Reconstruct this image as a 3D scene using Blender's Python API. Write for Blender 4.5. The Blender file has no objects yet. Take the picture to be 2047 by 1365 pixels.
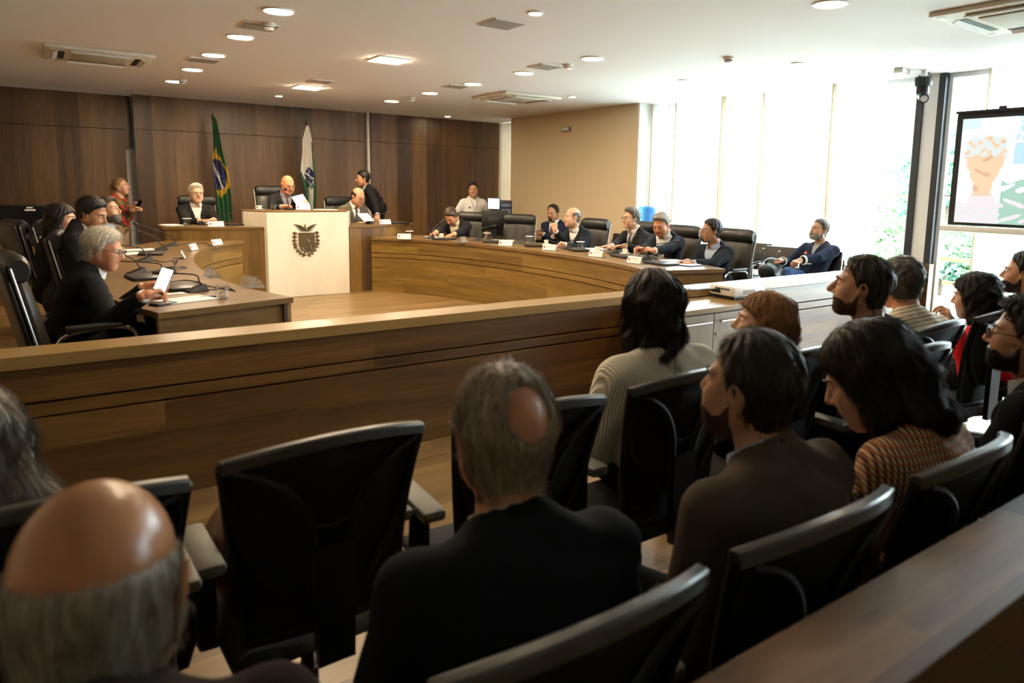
import bpy, bmesh, math, random
import numpy as np
from mathutils import Vector, Matrix
random.seed(7); RNG = np.random.default_rng(7)
PI = math.pi
SC = bpy.context.scene
COL = SC.collection

# ------------------------------------------------------------------ camera
F_PX, PCX, PCY = 1416.37, 1122.49, 570.95
YAW, PITCH, ROLL, EYE = .6375, .1379, -.0196, 1.56
def cam_axes():
    cy, sy, cp, sp, cr, sr = (math.cos(YAW), math.sin(YAW), math.cos(PITCH), math.sin(PITCH), math.cos(ROLL), math.sin(ROLL))
    fwd = np.array([sy*cp, cy*cp, -sp]); right = np.array([cy, -sy, 0.]); down = np.cross(fwd, right)
    return cr*right+sr*down, -sr*right+cr*down, fwd
CR, CD, CF = cam_axes()
CAMLOC = np.array([0, 0, EYE])
def at(x, y, d=None, X=None, Y=None, Z=None):
    """world point seen at photo pixel x,y on a given plane (Z floor/desk height, Y or X wall) or at depth d"""
    r = CR*((x-PCX)/F_PX)+CD*((y-PCY)/F_PX)+CF
    if d is not None: k = d
    elif Z is not None: k = (Z-EYE)/r[2]
    elif Y is not None: k = Y/r[1]
    else: k = X/r[0]
    return CAMLOC+r*k
cam = bpy.data.cameras.new('camera'); camo = bpy.data.objects.new('camera', cam); COL.objects.link(camo)
m = Matrix.Identity(4)
for i in range(3):
    m[i][0] = CR[i]; m[i][1] = -CD[i]; m[i][2] = -CF[i]; m[i][3] = CAMLOC[i]
camo.matrix_world = m
cam.sensor_width = 36; cam.lens = F_PX/2047*36
cam.shift_x = -(PCX-1023.5)/2047; cam.shift_y = (PCY-682.5)/2047
cam.dof.use_dof = True; cam.dof.focus_distance = 8.5; cam.dof.aperture_fstop = 3.2
cam.clip_start = .02; cam.clip_end = 200
SC.camera = camo

# ------------------------------------------------------------------ materials
MATS = {}
def _new(name):
    mt = bpy.data.materials.new(name); mt.use_nodes = True
    nt = mt.node_tree; b = nt.nodes['Principled BSDF']
    return mt, nt, b
def N(nt, t, **k):
    n = nt.nodes.new(t)
    for a, v in k.items(): setattr(n, a, v)
    return n
def mat(name, col, rough=.6, metal=0, bump=0, bscale=80, spec=.5, emit=None, estr=0, trans=0, ior=1.45, var=0, vscale=6, alpha=1, coat=0, sheen=0, stretch=None):
    if name in MATS: return MATS[name]
    mt, nt, b = _new(name)
    b.inputs['Base Color'].default_value = (*col, 1); b.inputs['Roughness'].default_value = rough
    b.inputs['Metallic'].default_value = metal; b.inputs['Specular IOR Level'].default_value = spec
    b.inputs['IOR'].default_value = ior; b.inputs['Transmission Weight'].default_value = trans
    b.inputs['Coat Weight'].default_value = coat; b.inputs['Sheen Weight'].default_value = sheen
    if emit: b.inputs['Emission Color'].default_value = (*emit, 1); b.inputs['Emission Strength'].default_value = estr
    if bump or var:
        tc = N(nt, 'ShaderNodeTexCoord'); mp = N(nt, 'ShaderNodeMapping'); nt.links.new(tc.outputs['Object'], mp.inputs['Vector'])
        if stretch: mp.inputs['Scale'].default_value = stretch
    if bump:
        nz = N(nt, 'ShaderNodeTexNoise'); nz.inputs['Scale'].default_value = bscale; nz.inputs['Detail'].default_value = 3
        nt.links.new(mp.outputs[0], nz.inputs['Vector'])
        bp = N(nt, 'ShaderNodeBump'); bp.inputs['Strength'].default_value = bump; bp.inputs['Distance'].default_value = .01
        nt.links.new(nz.outputs['Fac'], bp.inputs['Height']); nt.links.new(bp.outputs[0], b.inputs['Normal'])
    if var:
        nz = N(nt, 'ShaderNodeTexNoise'); nz.inputs['Scale'].default_value = vscale; nz.inputs['Detail'].default_value = 4
        nt.links.new(mp.outputs[0], nz.inputs['Vector'])
        rp = N(nt, 'ShaderNodeValToRGB'); rp.color_ramp.elements[0].position = .3; rp.color_ramp.elements[1].position = .7
        rp.color_ramp.elements[0].color = (*[c*(1-var) for c in col], 1); rp.color_ramp.elements[1].color = (*[min(1, c*(1+var)) for c in col], 1)
        nt.links.new(nz.outputs['Fac'], rp.inputs['Fac']); nt.links.new(rp.outputs[0], b.inputs['Base Color'])
    MATS[name] = mt
    return mt
def wood(name, grain, plank, dark, mid, light, rough=.38, plen=None, coat=.15, rot=0, amp=1):
    """grain: stretch (x,y,z) low along the grain. plank: (axis, width) of tone changes. plen: (axis,length) of a plank."""
    if name in MATS: return MATS[name]
    mt, nt, b = _new(name); L = nt.links.new
    tc = N(nt, 'ShaderNodeTexCoord'); mp0 = N(nt, 'ShaderNodeMapping'); L(tc.outputs['Object'], mp0.inputs['Vector']); mp0.inputs['Rotation'].default_value[2] = rot
    sep = N(nt, 'ShaderNodeSeparateXYZ'); L(mp0.outputs[0], sep.inputs[0])
    def mth(op, a, bb=None):
        n = N(nt, 'ShaderNodeMath', operation=op)
        for i, v in enumerate((a, bb)):
            if v is None: continue
            if isinstance(v, (int, float)): n.inputs[i].default_value = v
            else: L(v, n.inputs[i])
        return n.outputs[0]
    cell = mth('FLOOR', mth('DIVIDE', sep.outputs['XYZ'.index(plank[0])], plank[1]))
    if plen:
        off = mth('MULTIPLY', mth('FRACT', mth('MULTIPLY', cell, .37)), plen[1])
        c2 = mth('FLOOR', mth('DIVIDE', mth('ADD', sep.outputs['XYZ'.index(plen[0])], off), plen[1]))
        cell = mth('ADD', cell, mth('MULTIPLY', c2, 17.31))
    wn = N(nt, 'ShaderNodeTexWhiteNoise', noise_dimensions='1D'); L(cell, wn.inputs['W'])
    mp = N(nt, 'ShaderNodeMapping'); L(mp0.outputs[0], mp.inputs['Vector']); mp.inputs['Scale'].default_value = grain
    cmb = N(nt, 'ShaderNodeCombineXYZ'); o7 = mth('MULTIPLY', wn.outputs['Value'], 40)
    for i in range(3): L(o7, cmb.inputs[i])
    va = N(nt, 'ShaderNodeVectorMath', operation='ADD'); L(mp.outputs[0], va.inputs[0]); L(cmb.outputs[0], va.inputs[1])
    n1 = N(nt, 'ShaderNodeTexNoise'); L(va.outputs[0], n1.inputs['Vector']); n1.inputs['Scale'].default_value = 1; n1.inputs['Detail'].default_value = 6; n1.inputs['Roughness'].default_value = .62; n1.inputs['Distortion'].default_value = .25
    n2 = N(nt, 'ShaderNodeTexNoise'); L(va.outputs[0], n2.inputs['Vector']); n2.inputs['Scale'].default_value = 6; n2.inputs['Detail'].default_value = 4
    f = mth('ADD', mth('MULTIPLY', n1.outputs['Fac'], .62), mth('MULTIPLY', n2.outputs['Fac'], .25))
    f = mth('ADD', f, mth('MULTIPLY', mth('SUBTRACT', wn.outputs['Value'], .5), .34*amp))
    f = mth('ADD', f, .06)
    rp = N(nt, 'ShaderNodeValToRGB'); e = rp.color_ramp.elements
    e[0].position = .28; e[0].color = (*dark, 1); e[1].position = .72; e[1].color = (*light, 1)
    x = e.new(.5); x.color = (*mid, 1)
    L(f, rp.inputs['Fac']); L(rp.outputs[0], b.inputs['Base Color'])
    b.inputs['Roughness'].default_value = rough; b.inputs['Coat Weight'].default_value = coat; b.inputs['Coat Roughness'].default_value = .25
    bp = N(nt, 'ShaderNodeBump'); bp.inputs['Strength'].default_value = .08; bp.inputs['Distance'].default_value = .004
    L(n2.outputs['Fac'], bp.inputs['Height']); L(bp.outputs[0], b.inputs['Normal'])
    MATS[name] = mt
    return mt
WD, WM, WL = (.044, .018, .004), (.124, .055, .0125), (.23, .114, .030)
W_WALL = wood('wood_wall', (9, 9, .7), ('X', .31), (.045, .021, .0065), (.110, .053, .018), (.19, .101, .037), rough=.45)
W_FRONT = wood('wood_front', (.8, .8, 11), ('Z', .17), WD, WM, WL, plen=('X', 1.7), amp=.45)
W_CURVE = wood('wood_curved_front', (.8, .8, 12), ('Z', .17), (.095, .048, .009), (.195, .110, .022), (.32, .20, .052), plen=('Y', 1.9), amp=.4)
W_TOP = wood('wood_top', (.8, 16, 16), ('Y', .2), (.10, .055, .025), (.19, .108, .050), (.27, .165, .085), rough=.3)
W_CAP = wood('wood_cap', (.7, 22, 22), ('Y', .6), (.165, .088, .024), (.24, .138, .042), (.31, .185, .062), rough=.3)
W_DESK = wood('wood_desk', (1.2, 9, 9), ('Y', .9), (.085, .044, .013), (.155, .086, .027), (.22, .13, .046), rough=.3, amp=.5)
W_PANEL = wood('wood_panel', (9, 9, .8), ('X', .19), (.080, .042, .010), (.165, .092, .024), (.28, .165, .05))
W_NEAR = wood('wood_near', (.9, 10, 10), ('Y', .09), (.042, .016, .003), (.122, .050, .009), (.22, .105, .025), rough=.5, plen=('X', .9), coat=0)
W_CAB = wood('wood_cabinet', (14, 14, 1), ('X', .4), (.19, .125, .072), (.25, .168, .10), (.31, .215, .135), amp=.3)
W_FLOOR = wood('wood_floor', (1, 14, 14), ('Y', .12), (.115, .064, .022), (.19, .112, .042), (.27, .168, .070), rough=.36, plen=('X', 1.2), amp=.8)
M_CEIL = mat('ceiling_paint', (.80, .775, .74), .9, bump=.03, bscale=60)
M_BEIGE = mat('beige_paint', (.66, .53, .345), .85, bump=.04, bscale=90)
M_WHITEWALL = mat('white_paint', (.78, .78, .76), .8, bump=.03, bscale=90)
M_WHITE = mat('white_plastic', (.78, .77, .73), .4, bump=.01)
M_OFFW = mat('offwhite_plastic', (.66, .61, .50), .5, bump=.01)
M_BLACK = mat('black_plastic', (.008, .008, .009), .42, bump=.03, bscale=300)
M_BLACKG = mat('black_gloss', (.006, .006, .007), .15)
M_LEATHER = mat('black_leather', (.0095, .009, .008), .45, bump=.25, bscale=22, spec=.6, coat=.1)
M_LEATHERP = mat('brown_black_leather', (.024, .021, .0155), .4, bump=.3, bscale=14, stretch=(1, 1, .35))
M_CHROME = mat('chrome', (.62, .62, .63), .16, metal=1, bump=.005)
M_STEEL = mat('brushed_steel', (.5, .5, .5), .32, metal=1, bump=.02)
M_DKMETAL = mat('dark_metal', (.035, .04, .045), .45, metal=.3, bump=.02)
M_MESH = mat('chair_mesh_fabric', (.0055, .0055, .006), .8, bump=.5, bscale=500)
M_BAR = mat('chair_top_bar', (.07, .067, .060), .34, bump=.03, bscale=200)
M_PAD = mat('armrest_pad', (.16, .15, .12), .5, bump=.06, bscale=160)
M_PAPER = mat('paper', (.82, .80, .74), .8, bump=.02)
M_CERAM = mat('ceramic', (.80, .77, .68), .2, bump=.004)
M_GLASS = mat('clear_glass', (.95, .97, .96), .03, trans=1, ior=1.45, bump=.002)
M_ACRYL = mat('acrylic', (.93, .95, .95), .08, trans=.9, ior=1.35, bump=.002)
M_REDINK = mat('red_print', (.45, .05, .04), .7, bump=.01); M_GREYINK = mat('grey_print', (.25, .2, .18), .7, bump=.01)

# ------------------------------------------------------------------ object helpers
def tag(o, label, cat, group=None, kind=None):
    o['label'] = label; o['category'] = cat
    if group: o['group'] = group
    if kind: o['kind'] = kind
    return o
def thing(name, label, cat, loc=(0, 0, 0), rz=0, group=None):
    o = bpy.data.objects.new(name, None); COL.objects.link(o); o.empty_display_size = .1
    o.location = loc; o.rotation_euler = (0, 0, rz)
    return tag(o, label, cat, group)
class MB:
    """collects geometry (verts, faces, material slot) to be linked as ONE mesh object"""
    def __init__(s): s.v = []; s.f = []; s.mi = []; s.n = 0
    def add(s, V, Fc, mi=0):
        V = np.asarray(V, float).reshape(-1, 3); s.v.append(V)
        if isinstance(Fc, np.ndarray): s.f.append(Fc+s.n)
        else: s.f.append([tuple(i+s.n for i in f) for f in Fc])
        if isinstance(mi, np.ndarray): s.mi.append(mi)
        else: s.mi.append(np.full(len(Fc), mi))
        s.n += len(V); return s
    def box(s, c, d, rz=0, mi=0, M=None, bev=0):
        c = np.array(c, float); h = np.array(d, float)/2
        if bev:
            bm = bmesh.new(); bmesh.ops.create_cube(bm, size=1)
            for v in bm.verts: v.co = Vector((v.co.x*d[0], v.co.y*d[1], v.co.z*d[2]))
            bmesh.ops.bevel(bm, geom=bm.edges[:], offset=bev, segments=2, profile=.5, affect='EDGES')
            bm.verts.index_update(); V = np.array([v.co[:] for v in bm.verts]); Fc = [tuple(v.index for v in f.verts) for f in bm.faces]; bm.free()
        else:
            V = np.array([[x, y, z] for x in (-1, 1) for y in (-1, 1) for z in (-1, 1)])*h
            Fc = [(0, 1, 3, 2), (4, 6, 7, 5), (0, 4, 5, 1), (2, 3, 7, 6), (0, 2, 6, 4), (1, 5, 7, 3)]
        if M is not None: V = V@np.array(M).T
        elif rz: V = V@rot(rz).T
        return s.add(V+c, Fc, mi)
    def lathe(s, c, prof, seg=24, mi=0, M=None):
        prof = np.array(prof, float); k = len(prof); a = np.arange(seg)*2*PI/seg
        V = np.stack([np.outer(np.cos(a), prof[:, 0]), np.outer(np.sin(a), prof[:, 0]), np.tile(prof[:, 1], (seg, 1))], -1).reshape(-1, 3)
        Fc = [(i*k+j, ((i+1) % seg)*k+j, ((i+1) % seg)*k+j+1, i*k+j+1) for i in range(seg) for j in range(k-1)]
        if M is not None: V = V@np.array(M).T
        return s.add(V+np.array(c), Fc, mi)
    def tube(s, pts, r, seg=8, mi=0, cap=True, flat=1):
        pts = np.array(pts, float); n = len(pts); r = np.full(n, r) if np.isscalar(r) else np.array(r, float)
        T = np.gradient(pts, axis=0); T /= np.linalg.norm(T, axis=1)[:, None]+1e-12
        u = np.cross(T[0], [0, 0, 1.]);
        if np.linalg.norm(u) < .1: u = np.cross(T[0], [1., 0, 0])
        V = []
        for i in range(n):
            u = u-T[i]*(u@T[i]); u /= np.linalg.norm(u)+1e-12; w = np.cross(T[i], u)
            for j in range(seg):
                a = 2*PI*j/seg; V.append(pts[i]+r[i]*(math.cos(a)*u+flat*math.sin(a)*w))
        Fc = [(i*seg+j, i*seg+(j+1) % seg, (i+1)*seg+(j+1) % seg, (i+1)*seg+j) for i in range(n-1) for j in range(seg)]
        if cap: Fc += [tuple(range(seg))[::-1], tuple((n-1)*seg+j for j in range(seg))]
        return s.add(V, Fc, mi)
    def prism(s, poly, z0, z1, mi=0, M=None, c=(0, 0, 0)):
        k = len(poly); V = [(x, y, z0) for x, y in poly]+[(x, y, z1) for x, y in poly]
        Fc = [(i, (i+1) % k, k+(i+1) % k, k+i) for i in range(k)]+[tuple(range(k))[::-1], tuple(range(k, 2*k))]
        V = np.array(V, float)
        if M is not None: V = V@np.array(M).T
        return s.add(V+np.array(c, float), Fc, mi)
    def grid(s, G, mi=0, closed=False):
        G = np.array(G, float); a, b = G.shape[:2]
        Fc = [(i*b+j, i*b+j+1, (i+1)*b+j+1, (i+1)*b+j) for i in range(a-1) for j in range(b-1)]
        if closed: Fc += [((a-1)*b+j, (a-1)*b+j+1, j+1, j) for j in range(b-1)]
        return s.add(G.reshape(-1, 3), Fc, mi)
    def sweep(s, path, prof, mi=0, caps=True):
        """prof: closed list (offset to the left of travel, z); path: list of (x,y)"""
        path = np.array(path, float); T = np.gradient(path, axis=0); T /= np.linalg.norm(T, axis=1)[:, None]
        Nn = np.stack([-T[:, 1], T[:, 0]], 1); k = len(prof)
        G = np.array([[(*(p+o*nn), z) for o, z in prof] for p, nn in zip(path, Nn)])
        n = len(path); V = G.reshape(-1, 3)
        Fc = [(i*k+j, i*k+(j+1) % k, (i+1)*k+(j+1) % k, (i+1)*k+j) for i in range(n-1) for j in range(k)]
        if caps: Fc += [tuple(range(k))[::-1], tuple((n-1)*k+j for j in range(k))]
        return s.add(V, Fc, mi)
    def build(s, name, mats, parent=None, smooth=True, bevel=0, loc=None, angle=.6, fix=True):
        me = bpy.data.meshes.new(name)
        V = np.concatenate(s.v) if s.v else np.zeros((0, 3)); Fc = []
        for f in s.f: Fc += f.tolist() if isinstance(f, np.ndarray) else f
        me.from_pydata(V.tolist(), [], Fc)
        for mt in (mats if isinstance(mats, (list, tuple)) else [mats]): me.materials.append(mt)
        if len(Fc): me.polygons.foreach_set('material_index', np.concatenate(s.mi).astype(np.int32))
        if fix:
            bm = bmesh.new(); bm.from_mesh(me); bmesh.ops.recalc_face_normals(bm, faces=bm.faces[:]); bm.to_mesh(me); bm.free()
        if smooth:
            me.polygons.foreach_set('use_smooth', np.ones(len(me.polygons), bool))
            if angle: me.set_sharp_from_angle(angle=angle)
        me.update()
        o = bpy.data.objects.new(name, me); COL.objects.link(o)
        if parent: o.parent = parent
        if loc is not None: o.location = loc
        if bevel:
            bv = o.modifiers.new('bevel', 'BEVEL'); bv.width = bevel; bv.segments = 2; bv.limit_method = 'ANGLE'; bv.angle_limit = .7
        return o
def rot(a):
    c, s_ = math.cos(a), math.sin(a); return np.array([[c, -s_, 0], [s_, c, 0], [0, 0, 1.]])
def rotx(a):
    c, s_ = math.cos(a), math.sin(a); return np.array([[1, 0, 0], [0, c, -s_], [0, s_, c.__float__()]], float)
def roty(a):
    c, s_ = math.cos(a), math.sin(a); return np.array([[c, 0, s_], [0, 1, 0], [-s_, 0, c]])
def struct(o): o['kind'] = 'structure'; return o
def spline(pts, n=12):
    """Catmull-Rom through points"""
    P = np.array(pts, float); P = np.vstack([2*P[0]-P[1], P, 2*P[-1]-P[-2]]); out = []
    for i in range(1, len(P)-2):
        for t in np.linspace(0, 1, n, endpoint=False):
            a, b, c, d = P[i-1:i+3]
            out.append(.5*((2*b)+(-a+c)*t+(2*a-5*b+4*c-d)*t*t+(-a+3*b-3*c+d)*t**3))
    return np.array(out+[P[-2]])
def kids(o): return list(o.children)
def dup(root, loc, rz=None, label=None, group=None, name=None):
    r = root.copy(); COL.objects.link(r); r.location = loc
    if rz is not None: r.rotation_euler = (0, 0, rz)
    if label: r['label'] = label
    if group: r['group'] = group
    for ch in kids(root):
        c = ch.copy(); COL.objects.link(c); c.parent = r
        for g in kids(ch):
            d = g.copy(); COL.objects.link(d); d.parent = c
    return r
# ================================================================== THE SETTING
CEIL = 2.85
def slab(name, c, d, mt, **k): return struct(MB().box(c, d).build(name, mt, smooth=False, **k))
slab('floor', (2.9, 5, -.05), (10.4, 17.4, .1), W_FLOOR)
slab('ceiling', (2.9, 5, CEIL+.05), (10.4, 17.4, .1), M_CEIL)
slab('wall_left', (-2.25, 5, CEIL/2), (.1, 17.4, CEIL), mat('wall_left_paint', (.45, .35, .24), .85, bump=.03))
slab('wall_behind', (2.9, -3.6, CEIL/2), (10.4, .1, CEIL), M_BEIGE)
# rear wall of vertical planks, in three fields of different depth
slab('wall_back', (2.9, 13.62, CEIL/2), (10.4, .1, CEIL), M_WHITEWALL)
def plank_field(name, x0, x1, y, seam=2.33, t=.06):
    mb = MB(); mb.box(((x0+x1)/2, y+t/2, seam/2-.002), (x1-x0, t, seam-.004)); mb.box(((x0+x1)/2, y+t/2, (seam+CEIL)/2+.002), (x1-x0, t, CEIL-seam-.004))
    mb.box(((x0+x1)/2, y+t+.02, CEIL/2), (x1-x0-.02, .04, CEIL))
    return struct(mb.build(name, W_WALL, smooth=False))
plank_field('wall_back_left', -2.2, 1.20, 13.3)
plank_field('wall_back_center', 1.30, 5.02, 12.95)
plank_field('wall_back_right', 5.07, 8.02, 12.86)
slab('trim_1', (1.31, 13.42, 1.02), (.26, .04, 2.04), mat('lit_white_trim', (.8, .8, .78), .7, bump=.01))
slab('trim_lit_edge', (5.045, 12.93, CEIL/2), (.045, .04, CEIL), M_WHITEWALL)  # white strip painted in for the light on the center panel's side edge
# small header closing the gap above the white strip
slab('trim_3', (1.25, 13.33, 2.45), (.1, .05, .8), W_WALL)
# beige column block and its pale window-side return
slab('wall_right', (7.71, 10.0, CEIL/2), (.5, 3.6, CEIL), M_BEIGE)
slab('trim_4', (7.72, 8.19, CEIL/2), (.5, .02, CEIL), M_WHITEWALL)
for nm, y0, y1, z0, z1 in (('wall_right_sill', .5, 8.2, 0, .06), ('wall_right_blocker', -3.6, .5, 0, CEIL), ('wall_right_far', 11.8, 13.6, 0, .06)):  # near stretch is an unseen added wall that holds daylight off the foreground
    slab(nm, (8.02, (y0+y1)/2, (z0+z1)/2), (.12, y1-y0, z1-z0), M_WHITEWALL)
# window wall: glazing bays with frames
M_PANE = bpy.data.materials.new('window_glass'); M_PANE.use_nodes = True
_n = M_PANE.node_tree; _n.nodes.remove(_n.nodes['Principled BSDF']); _o = _n.nodes['Material Output']
_t = _n.nodes.new('ShaderNodeBsdfTransparent'); _t.inputs[0].default_value = (.93, .96, .95, 1)
_g = _n.nodes.new('ShaderNodeBsdfGlossy'); _g.inputs['Roughness'].default_value = .02; _fr = _n.nodes.new('ShaderNodeFresnel'); _fr.inputs[0].default_value = 1.25
_mx = _n.nodes.new('ShaderNodeMixShader'); _n.links.new(_fr.outputs[0], _mx.inputs[0]); _n.links.new(_t.outputs[0], _mx.inputs[1]); _n.links.new(_g.outputs[0], _mx.inputs[2]); _n.links.new(_mx.outputs[0], _o.inputs[0])
M_FRAME = mat('window_frame_white', (.7, .7, .7), .45, bump=.01)
def window(n, y0, y1, mul=()):
    w = MB(); x = 8.02
    w.box((x, (y0+y1)/2, .10), (.08, y1-y0, .08)); w.box((x, (y0+y1)/2, 2.825), (.08, y1-y0, .05))
    for y in (y0+.025, y1-.025): w.box((x, y, 1.42), (.08, .05, 2.78))
    for y in mul: w.box((x, y, 1.42), (.05, .035, 2.78))
    w.box((x, (y0+y1)/2, 1.55), (.05, y1-y0, .02))
    o = struct(w.build('window_%d' % n, M_FRAME, smooth=False))
    g = MB().box((x, (y0+y1)/2, 1.455), (.006, y1-y0-.06, 2.74)).build('pane', M_PANE, o, smooth=False); g['kind'] = 'structure'
window(1, 4.15, 8.18, (5.5, 6.85)); window(2, .52, 3.86, (1.95, 2.95)); window(3, 11.82, 13.5)
# the pale pillar between the bays with a dark steel post on each side
slab('trim_5', (8.0, 4.0, CEIL/2), (.14, .16, CEIL), mat('pillar_paint', (.85, .85, .86), .6, bump=.02))
slab('trim_6', (7.95, 4.115, CEIL/2), (.10, .07, CEIL), M_DKMETAL)
slab('trim_7', (7.95, 3.885, CEIL/2), (.10, .07, CEIL), M_DKMETAL)
# sheer pleated curtains
M_CURT = bpy.data.materials.new('sheer_curtain'); M_CURT.use_nodes = True
_n = M_CURT.node_tree; _n.nodes.remove(_n.nodes['Principled BSDF']); _o = _n.nodes['Material Output']
_t = _n.nodes.new('ShaderNodeBsdfTranslucent'); _t.inputs[0].default_value = (.86, .86, .84, 1)
_d = _n.nodes.new('ShaderNodeBsdfDiffuse'); _d.inputs[0].default_value = (.8, .79, .76, 1)
_p = _n.nodes.new('ShaderNodeBsdfTransparent'); _p.inputs[0].default_value = (1, 1, 1, 1)
_m1 = _n.nodes.new('ShaderNodeMixShader'); _m1.inputs[0].default_value = .3
_m2 = _n.nodes.new('ShaderNodeMixShader')
_tc = _n.nodes.new('ShaderNodeTexCoord'); _mp = _n.nodes.new('ShaderNodeMapping'); _mp.inputs['Scale'].default_value = (3, 3, .15)
_nz = _n.nodes.new('ShaderNodeTexNoise'); _nz.inputs['Scale'].default_value = 3
_mr = _n.nodes.new('ShaderNodeMapRange'); _mr.inputs[3].default_value = .30; _mr.inputs[4].default_value = .45
lk = _n.links.new; lk(_tc.outputs['Object'], _mp.inputs[0]); lk(_mp.outputs[0], _nz.inputs[0]); lk(_nz.outputs['Fac'], _mr.inputs[0]); lk(_mr.outputs[0], _m2.inputs[0])
lk(_t.outputs[0], _m1.inputs[1]); lk(_d.outputs[0], _m1.inputs[2]); lk(_m1.outputs[0], _m2.inputs[1]); lk(_p.outputs[0], _m2.inputs[2]); lk(_m2.outputs[0], _o.inputs[0])
M_HEM = bpy.data.materials.new('curtain_hem'); M_HEM.use_nodes = True
_n = M_HEM.node_tree; _n.nodes.remove(_n.nodes['Principled BSDF']); _o = _n.nodes['Material Output']
_t = _n.nodes.new('ShaderNodeBsdfTranslucent'); _t.inputs[0].default_value = (.040, .034, .026, 1); _d = _n.nodes.new('ShaderNodeBsdfDiffuse'); _d.inputs[0].default_value = (.62, .52, .38, 1)
_a = _n.nodes.new('ShaderNodeAddShader'); _n.links.new(_t.outputs[0], _a.inputs[0]); _n.links.new(_d.outputs[0], _a.inputs[1]); _n.links.new(_a.outputs[0], _o.inputs[0])
def curtain(y0, y1, x, label, n=None, amp=.035, cm=None):
    n = n or max(4, int((y1-y0)/.11)); k = n*8+1; t = np.linspace(0, 1, k); y = y0+(y1-y0)*t
    zz = np.linspace(.07, 2.845, 5); G = np.zeros((5, k, 3)); ph = random.random()*6
    for i, z in enumerate(zz):
        a = amp*(1+.25*np.sin(ph+i))
        G[i, :, 0] = x+a*np.sin(2*PI*n*t+.5*np.sin(7*t+ph)); G[i, :, 1] = y+.012*np.sin(4*PI*n*t); G[i, :, 2] = z
    o = tag(MB().grid(G).build('curtain', cm or M_CURT, angle=None, fix=False), label, 'curtain', 'sheer curtains on the window wall')
    # a thick lined hem runs down each edge
    for e in (slice(0, 4), slice(k-5, k)): MB().grid(G[:, e]+np.array([-.006, 0, 0])).build('hem', M_HEM, o, angle=None, fix=False)
    return o
curtain(7.82, 8.16, 7.73, 'narrow bunched beige sheer curtain beside the beige column', n=7, amp=.05)
curtain(6.75, 7.80, 7.84, 'white sheer curtain panel behind the grey-haired man with glasses')
curtain(6.15, 6.80, 7.75, 'narrow white sheer curtain panel behind the man in glasses at the desk end')
curtain(5.05, 6.20, 7.85, 'wide white sheer curtain panel behind the empty visitor chair')
curtain(4.42, 5.10, 7.76, 'white sheer curtain panel nearest the dark window posts', n=7)
curtain(2.9, 3.42, 7.90, 'beige sheer curtain gathered behind the projection screen', n=8, amp=.04)
curtain(11.84, 12.9, 7.86, 'white sheer curtain in the gap between wood wall and beige column', n=9, cm=M_HEM)

# ------------------------------------------------------------------ partition rail in front of the public seats
def rail(name, x0, x1, yf, depth, ht, side=-1, label='', mats=(W_FRONT, W_CAP), capz=.06):
    """panelled partition: cap board + three fascia boards with dark shadow gaps, fascia facing -Y (side=-1) or +Y"""
    t = thing(name, label, 'partition', (0, 0, 0))
    xc, L = (x0+x1)/2, x1-x0; yb = yf-side*depth; yc = (yf+yb)/2; yi = yf-side*.03
    MB().box((xc, yc, ht-capz/2), (L, depth, capz)).build('cap_board', mats[1], t, smooth=False, bevel=.003)
    for z0, z1 in ((.565, ht-capz-.003), (.497, .555), (.0, .487)):
        MB().box((xc, yi-side*.0, (z0+z1)/2), (L, .036, z1-z0)).build('fascia_board', mats[0], t, smooth=False, bevel=.002)
    MB().box((xc, yc-side*.01, (ht-capz)/2), (L, depth-.075, ht-capz)).build('carcass', mat('shadow_gap', (.02, .012, .007), .8, bump=.02), t, smooth=False)
    return t
rail('partition_rail', -2.15, 7.25, 3.83, .22, .781, label='long wood panelled partition rail between public seats and chamber')
rail('partition_rail', -2.15, 7.9, .42, .17, .905, side=-1, label='wood rail with thick top board in the bottom right foreground', mats=(W_NEAR, W_NEAR))
# gate post and gate at the window end
g = thing('gate', 'wood gate leaf with black latch at the window end of the rail', 'gate', (7.26, 3.9, -.055))
MB().box((.30, 0, .40), (.58, .04, .68)).build('leaf', W_FRONT, g, smooth=False, bevel=.003)
MB().box((.55, -.035, .62), (.03, .03, .12)).box((.55, -.03, .58), (.012, .02, .2)).build('latch', M_BLACK, g)
tag(MB().box((7.92, 3.87, .40), (.13, .09, .80)).build('gate_post', W_PANEL, smooth=False, bevel=.004), 'dark wood gate post beside the window posts', 'post')

# ------------------------------------------------------------------ credenza under the projector
cr = thing('credenza', 'low wooden cabinet with steel bar handles below the projector', 'cabinet', (0, 0, 0))
cx0, cx1, cyf = 3.42, 4.62, 3.42
MB().box(((cx0+cx1)/2, (cyf+3.81)/2, .70), (cx1-cx0+.02, 3.81-cyf+.02, .036)).build('top', W_CAP, cr, smooth=False, bevel=.003)
MB().box(((cx0+cx1)/2, (cyf+.02+3.81)/2, .36), (cx1-cx0, 3.81-cyf-.02, .64)).build('body', mat('cab_gap', (.10, .065, .035), .6, bump=.02), cr, smooth=False)
gapx = at(1427, 640, Y=cyf)[0]
wd = .42; xs = [gapx-wd, gapx, gapx+wd]
for i, xx in enumerate(xs):
    dr = MB().box((xx+wd/2, cyf+.008, .36), (wd-.006, .02, .62)).build('door', W_CAB, cr, smooth=False, bevel=.0015)
    MB().tube([(xx+wd/2-.16, cyf-.03, .615), (xx+wd/2+.16, cyf-.03, .615)], .007, 8).tube([(xx+wd/2-.13, cyf-.03, .615), (xx+wd/2-.13, cyf, .615)], .005, 6).tube([(xx+wd/2+.13, cyf-.03, .615), (xx+wd/2+.13, cyf, .615)], .005, 6).build('handle', M_STEEL, dr)
    if i == 1: MB().lathe((xx+.035, cyf-.004, .52), [(0, 0), (.011, 0), (.011, .006), (0, .006)], 16, M=rotx(PI/2)).build('lock', M_CHROME, dr)
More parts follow.
